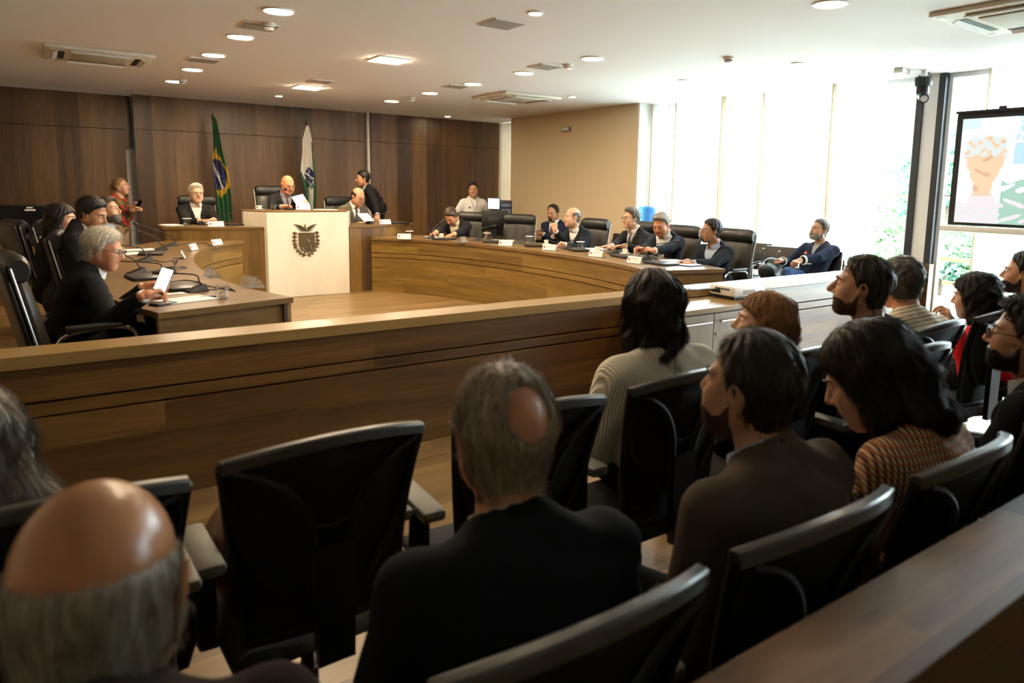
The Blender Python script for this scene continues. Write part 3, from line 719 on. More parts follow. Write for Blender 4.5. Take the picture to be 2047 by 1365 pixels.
def strands(mb, W, f, n, steps, ds, r, style, mi=0, lift=.0015, seed=1):
    rg = np.random.default_rng(seed)
    p = W[rg.integers(0, len(W), n)]+rg.normal(0, .002, (n, 3)); PT = [p]
    jit = rg.normal(0, .35, (n, 3)); lf = lift*rg.uniform(.2, 2.2, n)
    for s in range(steps):
        nn = grad(f, p); out = p-np.array([0, -.045, .10])
        if style in ('long', 'bob', 'curlylong', 'pony'): dr = np.array([0, -.05, -1.])+.35*out/np.linalg.norm(out, axis=1)[:, None]
        else: dr = out/np.linalg.norm(out, axis=1)[:, None]+np.array([0, -.15, -.35])
        w = .9 if style in ('curly', 'curlylong') else .25
        dr = dr+jit*w+(rg.normal(0, .9, (n, 3)) if style in ('curly', 'curlylong') else 0)
        t = dr-nn*np.sum(nn*dr, axis=1)[:, None]; t /= np.linalg.norm(t, axis=1)[:, None]+1e-9
        p = p+t*ds; p = p-nn*(f(p)-lf*(1+s*.5))[:, None]*.9; PT.append(p)
    A = np.stack(PT, 1); k = steps+1
    T = np.gradient(A, axis=1); T /= np.linalg.norm(T, axis=2)[..., None]+1e-9
    u = np.cross(T, np.array([.3, .5, .8])); u /= np.linalg.norm(u, axis=2)[..., None]+1e-9; v = np.cross(T, u)
    rr = (r*np.linspace(1, .35, k))[None, :, None]
    R3 = [A+rr*(math.cos(a)*u+math.sin(a)*v) for a in (0, 2.094, 4.189)]
    V = np.stack(R3, 2).reshape(-1, 3); b0 = (np.arange(n)*k*3)[:, None, None]+(np.arange(steps)*3)[None, :, None]
    F = []
    for j in range(3):
        j2 = (j+1) % 3; F.append(np.concatenate([b0+j, b0+j2, b0+3+j2, b0+3+j], 2).reshape(-1, 4))
    mb.add(V, np.concatenate(F), mi)

# ---- hands ----------------------------------------------------------------
HANDS = {}
POSES = {'relaxed': ((14, 26, 16), (18, 30, 18), (24, 34, 20), (28, 34, 20)), 'flat': ((4, 8, 5), (3, 8, 5), (5, 10, 5), (7, 10, 6)),
         'hold': ((38, 48, 28), (48, 52, 30), (56, 54, 32), (62, 52, 32)), 'fist': ((72, 88, 55), (76, 90, 55), (78, 92, 56), (80, 92, 56)), 'pen': ((42, 50, 26), (48, 58, 30), (60, 74, 40), (64, 76, 42))}
def hand_mesh(pose):
    if pose in HANDS: return HANDS[pose]
    xs = (-.031, -.0105, .0105, .029); ys = (.083, .088, .084, .075); Ls = ((.036, .024, .019), (.040, .027, .020), (.037, .025, .019), (.028, .019, .017)); rr = (.0092, .0096, .0090, .0080)
    segs = []
    for i in range(4):
        p = np.array([xs[i], ys[i], 0.]); a = 0; sp = (xs[i])*1.2
        for j in range(3):
            a += math.radians(POSES[pose][i][j]); d = np.array([sp*math.cos(a)*2, math.cos(a), -math.sin(a)]); d /= np.linalg.norm(d)
            q = p+d*Ls[i][j]; segs.append((p, q, rr[i]*(1-.08*j), rr[i]*(1-.08*(j+1)))); p = q
    tight = pose in ('hold', 'fist', 'pen')
    th = [np.array(v) for v in (((-.018, .022, -.006), (-.044, .050, -.022), (-.046, .080, -.036), (-.034, .100, -.044)) if tight else ((-.018, .022, -.004), (-.048, .048, -.012), (-.060, .078, -.018), (-.062, .103, -.022)))]
    def f(P):
        d = rc(P, (0, -.022, 0), (0, .012, 0), .025, .027)
        pl = None
        for i in range(4):
            e = rc(P, (xs[i]*.62, .012, -.002), (xs[i], ys[i], 0), .0155, .0120); pl = e if pl is None else su(pl, e, .014)
        pl = np.maximum(pl, np.abs(P[:, 2])-.0165); d = su(d, pl, .02)
        for a, b, ra, rb in segs: d = su(d, rc(P, a, b, ra, rb), .004)
        for i, (ra, rb) in enumerate(((.0165, .0125), (.0118, .0105), (.0102, .0088))): d = su(d, rc(P, th[i], th[i+1], ra, rb), .010 if i == 0 else .004)
        return d
    HANDS[pose] = nets(f, (-.085, -.07, -.11), (.06, .20, .035), .0036)
    return HANDS[pose]

SKIN = {}
def skin_mat(nm, c):
    m_ = mat('skin_'+nm, c, .42, bump=.06, bscale=120, var=.07, vscale=16, spec=.45)
    b = m_.node_tree.nodes['Principled BSDF']; b.inputs['Subsurface Weight'].default_value = .12; b.inputs['Subsurface Radius'].default_value = (.012, .005, .003); b.inputs['Subsurface Scale'].default_value = .4
    return m_
SK_LIGHT = skin_mat('light', (.56, .315, .205)); SK_MED = skin_mat('medium', (.47, .245, .145)); SK_TAN = skin_mat('tan', (.38, .185, .10)); SK_RED = skin_mat('ruddy', (.53, .235, .125)); SK_DOME = skin_mat('sunned', (.45, .195, .085)); SK_DOME.node_tree.nodes['Principled BSDF'].inputs['Roughness'].default_value = .27
M_LIP = mat('lips', (.36, .115, .085), .4, bump=.02)
M_EYE = mat('eye_white', (.65, .6, .56), .2, bump=.001); M_IRIS = mat('eye_iris', (.02, .012, .008), .1, bump=.001)
def hair_mat(nm, c, rough=.45):
    if 'hair_'+nm in MATS: return MATS['hair_'+nm]
    mt, nt, b = _new('hair_'+nm); L = nt.links.new
    tc = N(nt, 'ShaderNodeTexCoord'); mp = N(nt, 'ShaderNodeMapping'); mp.inputs['Scale'].default_value = (140, 140, 14); L(tc.outputs['Object'], mp.inputs[0])
    nz = N(nt, 'ShaderNodeTexNoise'); nz.inputs['Scale'].default_value = 1; nz.inputs['Detail'].default_value = 3; L(mp.outputs[0], nz.inputs['Vector'])
    rp = N(nt, 'ShaderNodeValToRGB'); rp.color_ramp.elements[0].position = .3; rp.color_ramp.elements[1].position = .72
    rp.color_ramp.elements[0].color = (*[v*.55 for v in c], 1); rp.color_ramp.elements[1].color = (*[min(1, v*1.5) for v in c], 1)
    L(nz.outputs['Fac'], rp.inputs['Fac']); L(rp.outputs[0], b.inputs['Base Color']); b.inputs['Roughness'].default_value = rough; b.inputs['Specular IOR Level'].default_value = .35
    bp = N(nt, 'ShaderNodeBump'); bp.inputs['Strength'].default_value = .5; bp.inputs['Distance'].default_value = .003; L(nz.outputs['Fac'], bp.inputs['Height']); L(bp.outputs[0], b.inputs['Normal'])
    MATS['hair_'+nm] = mt; return mt
H_BLACK = hair_mat('black', (.010, .008, .007)); H_DARK = hair_mat('dark_brown', (.022, .0135, .0085)); H_PALE = hair_mat('pale_grey', (.30, .265, .21)); H_BROWN = hair_mat('brown', (.055, .033, .019)); H_GREY = hair_mat('grey', (.24, .215, .18)); H_WHITE = hair_mat('white', (.55, .50, .41))
H_SALT = hair_mat('salt_pepper', (.085, .075, .062)); H_GINGER = hair_mat('ginger_blonde', (.26, .12, .038)); H_BLOND = hair_mat('dark_blonde', (.22, .13, .06)); H_LONGGREY = hair_mat('long_grey', (.14, .105, .068))
def cloth(nm, c, rough=.9, bump=.12, bscale=300, sheen=.0, **k): return mat('cloth_'+nm, c, rough, bump=bump, bscale=bscale, sheen=sheen, spec=.18, **k)
C_NAVY = cloth('navy_suit', (.010, .013, .017)); C_BLACK = cloth('black', (.0085, .0085, .0095)); C_CHAR = cloth('charcoal', (.016, .015, .016)); C_BROWN = cloth('brown_suit', (.080, .060, .044)); C_BLUE = cloth('blue_suit', (.014, .019, .042)); C_GREY = cloth('grey_green_suit', (.085, .076, .054))
C_WSHIRT = cloth('white_shirt', (.70, .68, .66), .8, bump=.05); C_BSHIRT = cloth('blue_shirt', (.36, .43, .56), .8, bump=.05); C_CREAMS = cloth('cream_shirt', (.72, .62, .44), .8, bump=.05); C_LILAC = cloth('lilac_shirt', (.42, .40, .47), .8, bump=.05); C_GSHIRT = cloth('grey_shirt', (.30, .30, .30), .8)
C_JEANS = cloth('jeans', (.06, .11, .24), .9, var=.25, vscale=14); C_DKTROU = cloth('dark_trousers', (.012, .012, .014)); C_KHAKI = cloth('beige_trousers', (.40, .31, .21)); C_RED = cloth('red_top', (.55, .012, .014)); C_TIE = cloth('dark_tie', (.06, .055, .065), .6); C_TIEG = cloth('grey_tie', (.23, .21, .24), .6)
M_SHOE = mat('shoe_leather', (.012, .010, .009), .3, bump=.02)
M_SPEC = mat('spectacle_frame', (.03, .025, .022), .3, bump=.005); M_SPECM = mat('spectacle_metal', (.35, .32, .28), .25, metal=1, bump=.005)
def np_mat(R_, loc):
    m_ = Matrix.Identity(4)
    for i in range(3):
        for j in range(3): m_[i][j] = R_[i][j]
        m_[i][3] = loc[i]
    return m_
def ik(S, W, l1, l2, hint):
    d = W-S; L = np.linalg.norm(d); L2 = min(L, (l1+l2)*.995)
    if L > L2: W = S+d/L*L2; d = W-S; L = L2
    u = d/L; a = (l1*l1-l2*l2+L*L)/(2*L); h = math.sqrt(max(0, l1*l1-a*a))
    n = hint-u*(hint@u); n /= np.linalg.norm(n)+1e-9
    return S+u*a+n*h, W
def jacket_noise(P, s=1.):
    return .0035*s*np.sin(P[:, 2]*38+6*np.sin(P[:, 0]*9)+4*np.sin(P[:, 1]*11))*np.sin(P[:, 0]*17+P[:, 1]*13)

def person(label, hc, haz, hpitch=0, hroll=0, taz=None, sit=.55, lean=.06, side=0., sex='m', skin=SK_LIGHT, head=None, hair=('short', H_DARK), hairp=None, th=.014,
           top='jacket', topm=C_NAVY, shirt=C_WSHIRT, tie=None, trou=C_DKTROU, arms=None, legs='sit', beard=None, beardm=None, glasses=None, near=False, sh=1., belly=0., brow=True, face=True, nstr=0, strw=.0007, seedn=1, hs=1., vneck=.075, floor=0., legdir=None, group=None, collar=True, strst=(5, .012), nk=-.056):
    """hc: head centre in the world, at eye height between the ears"""
    taz = haz if taz is None else taz
    hc = np.array(hc, float); Hm = frame(haz, hpitch, hroll); hd = dict(w=1., jaw=1., nose=1.); hd.update(head or {})
    Tf = frame(taz)
    fw, rt = Tf[:, 1], Tf[:, 0]
    Nk = hc+Hm@np.array([0, -.040, -.115])*hs+np.array([0, 0, nk])-fw*.008
    hip = np.array([*(Nk[:2]-fw[:2]*lean-rt[:2]*side), floor+sit])
    root = thing('person', label, 'person', (hip[0], hip[1], floor), 0, group); org = np.array([hip[0], hip[1], floor])
    up = Nk-hip; Lt = np.linalg.norm(up); up /= Lt; r_ = np.cross(fw, up); r_ /= np.linalg.norm(r_); f_ = np.cross(up, r_); T = np.stack([r_, f_, up], 1)
    zs = Lt/.52
    wd = (1. if sex == 'm' else .86)*sh
    def loc(P): Q = (P-hip)@T; Q = Q.copy(); Q[:, 2] /= zs; return Q
    def wld(q): return hip+T@np.array([q[0], q[1], q[2]*zs])
    def torso(Q, o=0.):
        A = Q.copy(); A[:, 0] = np.abs(A[:, 0])
        d = ell(A, (0, -.005, .03), (.165*wd+o, .125+o, .14))
        d = su(d, ell(A, (0, .012+belly*.4, .19), (.150*wd+belly*.6+o, .112+belly+o, .19)), .05)
        d = su(d, ell(A, (0, -.008, .36), (.172*wd+o, .118+o, .17)), .06)
        if sex == 'f': d = su(d, ell(A, (.075, .085, .33), (.065+o, .055+o, .065+o)), .04)
        d = su(d, rc(A, (0, -.022, .435), (.150*wd, -.018, .440), .070+o, .058+o), .05)
        d = su(d, rc(A, (.125*wd, -.025, .465), (.040, -.030, .535), .040+o, .050+o), .05)
        return d
    arms = arms or {}
    A_ = {}
    for nm, s in (('L', -1), ('R', 1)):
        S = wld((s*.178*wd, -.012, .452)); spec = arms.get(nm, 'lap')
        if isinstance(spec, str):
            if spec == 'lap': spec = (wld((s*.10, .33, .14)), f_*.9-r_*s*.45-up*.1, up, 'relaxed')
            elif spec == 'rest': spec = (wld((s*.27, .22, .16)), f_-up*.15, up, 'relaxed')
            elif spec == 'down': spec = (wld((s*.24, .05, -.06)), -up+f_*.1, r_*s, 'relaxed')
            elif spec == 'cross': spec = (wld((-s*.10, .20, .26 if s > 0 else .29)), -r_*s+up*.05, f_, 'relaxed')
        W = np.array(spec[0], float); hint = np.array(spec[4]) if len(spec) > 4 else (-up*.8+r_*s*.55-f_*.25)
        El, W = ik(S, W, .285*max(.9, sh), .255*max(.9, sh), hint)
        fd = np.array(spec[1], float); fd /= np.linalg.norm(fd); bk = np.array(spec[2], float); bk = bk-fd*(bk@fd); bk /= np.linalg.norm(bk)+1e-9
        A_[nm] = (S, El, W, fd, bk, spec[3], s)
    def armd(P, o=0., wf=.94):
        d = None
        for S, El, W, *_ in A_.values():
            u = (W-El)/np.linalg.norm(W-El); e = su(rc(P, S, El, .056+o, .044+o), np.maximum(rc(P, El, W, .043+o, .029+o*1.15), (P-W)@u+(.022 if o > 0 and wf > .6 else .10 if wf < .6 else 0)), .02); d = e if d is None else np.minimum(d, e)
        return d
    # legs
    hips = [wld((s*.09, 0, .0)) for s in (-1, 1)]; kn = []; an = []; lf = frame(taz if legdir is None else legdir); lfw, lrt = lf[:, 1], lf[:, 0]
    for s, hj in zip((-1, 1), hips):
        if legs == 'sit': k_ = hj+lfw*.42+lrt*s*.05; k_[2] = floor+sit-.02; a_ = k_+lfw*.05; a_[2] = floor+.09
        elif legs == 'cross':
            k_ = hj+lfw*.42+lrt*(-s)*.02; k_[2] = floor+sit+(.10 if s > 0 else -.02); a_ = k_+lfw*.10-lrt*.25*(s > 0); a_[2] = floor+(.30 if s > 0 else .09)
        else: a_ = np.array([*(hj[:2]), floor+.09]); k_ = (hj+a_)/2+lfw*.02
        kn.append(k_); an.append(a_)
    def legd(P, o=0.):
        d = None
        for hj, k_, a_ in zip(hips, kn, an):
            e = su(rc(P, hj, k_, .080+o, .058+o), rc(P, k_, a_, .057+o, .040+o), .02); d = e if d is None else su(d, e, .02)
        return su(d, ell(loc(P), (0, -.01, .0), (.16*wd+o, .12+o, .11)), .05)
    hN = .0048 if near else .0062
    # ---------------- skin: head, neck, hands and the body under the clothes, one mesh
    mb = MB()
    fh = lambda P: su(head_sdf(P/hs, neck=True, **hd)*hs, rc(P, np.array([0, -.045, -.13])*hs, Hm.T@(Nk-hc), .055, .060), .03)
    W, F = nets(fh, np.array((-.105, -.13, -.30))*hs, np.array((.105, .14, .135))*hs, hN*hs)
    c = W[F].mean(1)/hs; lip = (np.abs(c[:, 0]) < .0235) & (c[:, 2] < -.0525+.1*0) & (c[:, 2] > -.0735) & (c[:, 1] > .074)
    mb.add(W@Hm.T+hc-org, F, lip.astype(int))
    core = lambda P: su(su(torso(loc(P), -.012), armd(P, -.010), .03), legd(P, -.012), .04)
    pts = np.array([hip, Nk]+[x for v in A_.values() for x in v[:3]]+kn+an); lo, hi = pts.min(0)-.2, pts.max(0)+.2
    W, F = nets(core, lo, hi, .030); mb.add(W-org, F)
    for S, El, Wr, fd, bk, pose, s in A_.values():
        V, F = hand_mesh(pose); V = V*np.array([s, 1, 1])*(1 if sex == 'm' else .92)
        B = np.stack([np.cross(fd, bk), fd, bk], 1); Vw = V@B.T+Wr-org
        mb.add(Vw, F if s > 0 else F[:, ::-1])
    mb.build('body', [skin, M_LIP], root, angle=None, fix=False)
    def hchild(name, mbx, mats, **k):
        o = mbx.build(name, mats, root, **k); o.matrix_local = np_mat(Hm*hs, hc-org); return o
    # ---------------- hair
    if hair:
        st, hm = hair; hp = dict(w=hd['w'], jaw=hd['jaw']); hp.update(hairp or {}); fhair = hair_sdf(st, hp, th)
        zl = -(hp.get('len', .25)+.06) if st in ('long', 'bob', 'curlylong') else -.20
        W, F = nets(fhair, (-.17, -.21, zl), (.17, .14, .17), .0055 if near else .0068)
        m2 = MB().add(W, F)
        if nstr == 0 and st not in ('pony',): strands(m2, W, fhair, 260, 4, .008, .0009, st, seed=seedn)
        if nstr and len(W): strands(m2, W, fhair, nstr, strst[0], strst[1], strw, st, seed=seedn)
        if len(W): hchild('hair', m2, hm, angle=None, fix=False)
    if beard:
        full = beard == 'full'
        def fb(P):
            d = head_sdf(P, ears=False, **hd)-(.007 if full else .0022)+.0012*np.sin(P[:, 0]*260)*np.sin(P[:, 2]*230+P[:, 1]*200)
            ax = np.abs(P[:, 0])
            upz = np.interp(P[:, 1], [-.02, .01, .03, .05, .07, .12], [-.02, -.030, -.058, -.066, -.050, -.046])
            d = sx_(d, P[:, 2]-upz, .005); d = sx_(d, -.125-P[:, 2], .01); d = sx_(d, .003-P[:, 1], .006)
            if beard == 'goatee': d = sx_(d, ax-.030, .004)
            return sx_(d, -ell(P, (0, .09, -.0635), (.021, .03, .0095)), .003)
        W, F = nets(fb, (-.09, -.02, -.145), (.09, .14, .01), .0045)
        if len(W):
            m2 = MB().add(W, F)
            if near: strands(m2, W, fb, 500, 3, .005, .0005, 'short', seed=3)
            hchild('beard', m2, beardm or hair[1], angle=None, fix=False)
    if face:
        for s in (-1, 1):
            e = MB(); n = 10
            prof = [(.0108*math.sin(a), -.0108*math.cos(a)) for a in np.linspace(0, PI, n)]
            e.lathe((s*.033*hd['w'], .0805, .004), prof, 14, M=rotx(-PI/2))
            mi = np.zeros(len(e.mi[0]), int); kf = np.arange(len(mi)) % (n-1); mi[kf >= n-3] = 1; e.mi[0] = mi
            hchild('eye', e, [M_EYE, M_IRIS], angle=None)
    if brow and face:
        for s in (-1, 1):
            hchild('eyebrow', MB().tube([(s*.015, .0985, .0250), (s*.030, .0955, .0285), (s*.045, .082, .0265), (s*.053, .073, .020)], [.0024, .0030, .0026, .0014], 6), (beardm or hair[1]) if hair else H_SALT)
    if glasses:
        gm = glasses; g_ = MB()
        for s in (-1, 1):
            a = np.linspace(0, 2*PI, 22); g_.tube([(s*.035+.0235*math.cos(t)*1.05, .106-.10*abs(.0235*math.cos(t)+.0)*(.3), .000+.0175*math.sin(t)) for t in a], .0021, 6)
            g_.tube([(s*.058, .103, .005), (s*.076, .085, .008), (s*.082*hd['w'], -.005, .008), (s*.082*hd['w'], -.02, -.006)], .0018, 6)
        g_.tube([(-.012, .108, .003), (0, .111, .006), (.012, .108, .003)], .0018, 6)
        go = hchild('glasses', g_, gm)
        for s in (-1, 1):
            a = np.linspace(0, 2*PI, 20, endpoint=False)
            L_ = MB().add([(s*.035+.023*math.cos(t), .1055, .017*math.sin(t)) for t in a], [tuple(range(20))]).build('lens', M_PANE, go, smooth=False)
    # ---------------- clothes
    h = .0105 if near else .0135
    tp = np.array([hip, Nk]+[x for v in A_.values() for x in v[:3]]); lo, hi = tp.min(0)-.17, tp.max(0)+.17; lo[2] = max(lo[2], hip[2]-.16) if legs != 'x' else lo[2]
    lo[2] = min(lo[2], min(v[2][2] for v in A_.values())-.08)
    def collar_ring(Q, z0, hh, r0, t, fy=.5, tilt=.35):
        q = np.hypot(Q[:, 0], (Q[:, 1]-.004)*.95); zz = (Q[:, 2]-z0)*zs+tilt*(Q[:, 1]-.004)
        d = np.abs(q-(r0-.18*zz))-t; d = np.maximum(d, np.abs(zz)-hh); return np.maximum(d, Q[:, 1]-fy)
    def mk_collar(r0, hh):
        def fc(P):
            Q = loc(P); d = collar_ring(Q, .560, hh, r0, .0048, fy=.5, tilt=.30)
            zz = (Q[:, 2]-.560)*zs; return np.maximum(d, np.minimum(.010+np.clip(.016-zz, 0, .05)*.55-np.abs(Q[:, 0]), Q[:, 1]-.02))
        c0 = wld((0, .004, .555)); W, F = nets(fc, c0-.12, c0+.12, .0052)
        if len(W): MB().add(W-org, F).build('shirt_collar', shirt, root, angle=None, fix=False)
    if top == 'jacket':
        zb, zt = .20, .56
        wv = lambda Q: np.clip((Q[:, 2]-zb)/(zt-zb), 0, 1.4)*vneck
        def fj(P):
            Q = loc(P); d = torso(Q, .016)
            lap = (np.abs(Q[:, 0]) < wv(Q)+.042) & (Q[:, 1] > .02) & (Q[:, 2] > zb) & (Q[:, 2] < .47); d = d-.008*lap
            d = su(d, collar_ring(Q, .545, .030, .080, .0065, fy=.045), .012)
            cut = np.minimum(wv(Q)-np.abs(Q[:, 0]), Q[:, 1]-.0)
            cut = np.maximum(cut, .066-np.hypot(Q[:, 0], Q[:, 1]-.004)-10*(Q[:, 2] < .535))
            d = np.maximum(d, cut); d = su(d, armd(P, .014), .03)+jacket_noise(P-org); return np.maximum(d, -(Q[:, 2]+.10))
        W, F = nets(fj, lo, hi, h); jo = MB().add(W-org, F).build('jacket', topm, root, angle=None, fix=False)
        if shirt:
            mk_collar(.073, .024)
            def fs(P):
                Q = loc(P); d = torso(Q, .006); d = np.maximum(d, np.abs(Q[:, 0])-.13); d = np.maximum(d, -(Q[:, 1]-.0)); d = np.maximum(d, .05-Q[:, 2])
                d = np.maximum(d, .060-np.hypot(Q[:, 0], Q[:, 1]-.004)-10*(Q[:, 2] < .52))
                return d
            W, F = nets(fs, lo, hi, h*.85); MB().add(W-org, F).build('shirt', shirt, root, angle=None, fix=False)
            for S, El, Wr, *_ in A_.values():
                u = (Wr-El)/np.linalg.norm(Wr-El); a = Wr-u*.040-org; b = Wr-u*.006-org
                MB().tube([a, b], [.0395, .0375], 16, cap=True).build('shirt_cuff', shirt, root, angle=.5)
        if tie:
            def ft(P):
                Q = loc(P); d = torso(Q, .012); d = np.maximum(d, np.abs(Q[:, 0])-np.interp(Q[:, 2], [.1, .46, .50, .53], [.040, .022, .020, .026])); d = np.maximum(d, .03-Q[:, 1]); d = np.maximum(d, Q[:, 2]-.53); return np.maximum(d, .12-Q[:, 2])
            W, F = nets(ft, wld((0, .1, .33))-.3, wld((0, .1, .33))+.3, .008)
            if len(W): MB().add(W-org, F).build('tie', tie, root, angle=None, fix=False)
    else:
        loose = .022 if top == 'sweater' else .013
        def fj(P):
            Q = loc(P); d = su(torso(Q, loose), armd(P, loose*.9+(.006 if top == 'sweater' else 0), wf=.98 if top != 'tee' else .5), .04)+jacket_noise(P-org, 1.6 if top == 'sweater' else 1)
            if top in ('shirt', 'bomber'):
                d = su(d, collar_ring(Q, .555, .026, .066 if top == 'shirt' else .072, .005, fy=.5 if top == 'shirt' else .03), .010)
            if top == 'bomber': d = np.maximum(d, np.minimum(np.clip((Q[:, 2]-.25)/.3, 0, 1.2)*.05-np.abs(Q[:, 0]), Q[:, 1]))
            d = np.maximum(d, .058-np.hypot(Q[:, 0], Q[:, 1]-.004)-10*(Q[:, 2] < .53))
            return np.maximum(d, -(Q[:, 2]+.10))
        W, F = nets(fj, lo, hi, h); MB().add(W-org, F).build({'sweater': 'sweater', 'shirt': 'shirt', 'tee': 'shirt', 'blouse': 'blouse', 'bomber': 'bomber_jacket'}[top], topm, root, angle=None, fix=False)
        if top == 'bomber' and shirt:
            def fs(P):
                Q = loc(P); d = torso(Q, .004); d = np.maximum(d, np.abs(Q[:, 0])-.10); d = np.maximum(d, -Q[:, 1]); return np.minimum(np.maximum(d, .1-Q[:, 2]), collar_ring(Q, .56, .022, .062, .004))
            W, F = nets(fs, lo, hi, h); MB().add(W-org, F).build('shirt', shirt, root, angle=None, fix=False)
    pts = np.array([hip]+kn+an)
    W, F = nets(lambda P: legd(P, .006), pts.min(0)-.2, pts.max(0)+.2, .019); MB().add(W-org, F).build('trousers', trou, root, angle=None, fix=False)
    for s, a_ in zip((-1, 1), an):
        fl = a_[2]-.09
        def fsh(P):
            d = su(rc(P, a_+(0, 0, -.03), a_+(0, 0, -.055)-lfw*.03, .045, .034), rc(P, a_+(0, 0, -.055), a_+lfw*.17+(0, 0, -.062), .040, .034), .03); return np.maximum(d, fl+.004-P[:, 2])
        W, F = nets(fsh, a_-.28, a_+.28, .016); MB().add(W-org, F).build('shoe', M_SHOE, root, angle=None, fix=False)
    return root, dict(T=T, hip=hip, Nk=Nk, wld=wld, H=Hm, hc=hc, org=org, arms=A_, torso=torso, loc=loc, armd=armd, lo=lo, hi=hi, h=h)
# ---- patterned cloths
def pattern_mat(name, build, rough=.85):
    mt, nt, b = _new('cloth_'+name); tc = N(nt, 'ShaderNodeTexCoord'); build(nt, b, tc); b.inputs['Roughness'].default_value = rough; b.inputs['Sheen Weight'].default_value = .1
    return mt
def _ramp(nt, stops, const=True):
    r = N(nt, 'ShaderNodeValToRGB'); e = r.color_ramp.elements
    if const: r.color_ramp.interpolation = 'CONSTANT'
    e[0].position, e[0].color = stops[0][0], (*stops[0][1], 1); e[1].position, e[1].color = stops[1][0], (*stops[1][1], 1)
    for p, c in stops[2:]: x = e.new(p); x.color = (*c, 1)
    return r
def _camo(nt, b, tc):
    nz = N(nt, 'ShaderNodeTexNoise'); nz.inputs['Scale'].default_value = 5; nt.links.new(tc.outputs['Object'], nz.inputs[0])
    mx = N(nt, 'ShaderNodeVectorMath', operation='ADD'); nt.links.new(tc.outputs['Object'], mx.inputs[0]); nt.links.new(nz.outputs['Color'], mx.inputs[1])
    v = N(nt, 'ShaderNodeTexVoronoi'); v.inputs['Scale'].default_value = 8.5; nt.links.new(mx.outputs[0], v.inputs['Vector'])
    sp = N(nt, 'ShaderNodeSeparateColor'); nt.links.new(v.outputs['Color'], sp.inputs[0])
    r = _ramp(nt, [(0, (.42, .012, .010)), (.40, (.035, .075, .022)), (.62, (.012, .03, .012)), (.80, (.45, .38, .20)), (.90, (.10, .18, .05))]); nt.links.new(sp.outputs[0], r.inputs[0]); nt.links.new(r.outputs[0], b.inputs['Base Color'])
C_CAMO = pattern_mat('red_green_print', _camo, .5)
def _math(nt, op, a, c=None):
    n = N(nt, 'ShaderNodeMath', operation=op)
    for i, v in enumerate((a, c)):
        if v is None: continue
        if isinstance(v, (int, float)): n.inputs[i].default_value = v
        else: nt.links.new(v, n.inputs[i])
    return n.outputs[0]
def _hound(nt, b, tc):
    sp = N(nt, 'ShaderNodeSeparateXYZ'); nt.links.new(tc.outputs['Object'], sp.inputs[0])
    u = _math(nt, 'MULTIPLY', _math(nt, 'SUBTRACT', sp.outputs[0], _math(nt, 'MULTIPLY', sp.outputs[1], .6)), 62); v = _math(nt, 'MULTIPLY', sp.outputs[2], 62)
    fu = _math(nt, 'FRACT', u); fv = _math(nt, 'FRACT', _math(nt, 'ADD', v, _math(nt, 'MULTIPLY', fu, .8)))
    a = _math(nt, 'ADD', _math(nt, 'MULTIPLY', _math(nt, 'GREATER_THAN', fu, .5), .5), _math(nt, 'MULTIPLY', _math(nt, 'GREATER_THAN', fv, .5), .25))
    r = _ramp(nt, [(0, (.36, .125, .035)), (.2, (.62, .42, .23)), (.45, (.025, .012, .008)), (.7, (.32, .10, .028))]); nt.links.new(a, r.inputs[0]); nt.links.new(r.outputs[0], b.inputs['Base Color'])
C_HOUND = pattern_mat('houndstooth', _hound)
def _stripe(nt, b, tc):
    sp = N(nt, 'ShaderNodeSeparateXYZ'); nt.links.new(tc.outputs['Object'], sp.inputs[0])
    hz = _math(nt, 'LESS_THAN', _math(nt, 'FRACT', _math(nt, 'MULTIPLY', _math(nt, 'ADD', sp.outputs[2], _math(nt, 'MULTIPLY', sp.outputs[1], .45)), 46)), .17)
    r = _ramp(nt, [(0, (.72, .61, .43)), (.5, (.06, .05, .04))]); nt.links.new(hz, r.inputs[0]); nt.links.new(r.outputs[0], b.inputs['Base Color'])
C_STRIPE = pattern_mat('striped_shirt', _stripe)
def _rib(nt, b, tc):
    b.inputs['Base Color'].default_value = (.56, .50, .37, 1)
    w = N(nt, 'ShaderNodeTexWave'); w.inputs['Scale'].default_value = 38; w.inputs['Distortion'].default_value = 1.2; w.inputs['Detail'].default_value = 1; nt.links.new(tc.outputs['Object'], w.inputs[0])
    bp = N(nt, 'ShaderNodeBump'); bp.inputs['Strength'].default_value = .6; bp.inputs['Distance'].default_value = .006; nt.links.new(w.outputs['Fac'], bp.inputs['Height']); nt.links.new(bp.outputs[0], b.inputs['Normal'])
    r = _ramp(nt, [(0, (.60, .54, .40)), (.6, (.84, .78, .62))], False); nt.links.new(w.outputs['Fac'], r.inputs[0]); nt.links.new(r.outputs[0], b.inputs['Base Color'])
C_RIB = pattern_mat('cream_knit', _rib)
M_STICK = mat('orange_sticker', (.75, .16, .06), .5, bump=.01); M_LANY = mat('lanyard', (.02, .025, .05), .6, bump=.02)
def on_chest(I, x, z, push=.02):
    """point on the front of the torso, local x and height"""
    y = .30
    for _ in range(60):
        q = np.array([[x, y, z]])
        if I['torso'](q, push)[0] < 0: break
        y -= .005
    return I['wld']((x, y, z))
def sticker(rt, I, x, z, mt=M_STICK, r=.017, name='sticker'):
    p = on_chest(I, x, z, .02); n_ = I['T'][:, 1]; u = I['T'][:, 0]; w_ = I['T'][:, 2]
    B = np.stack([u, w_, n_], 1)
    MB().lathe(p-I['org'], [(0, .003), (r, .003), (r, -.006), (0, -.006)], 16, M=B).build(name, mt, rt)
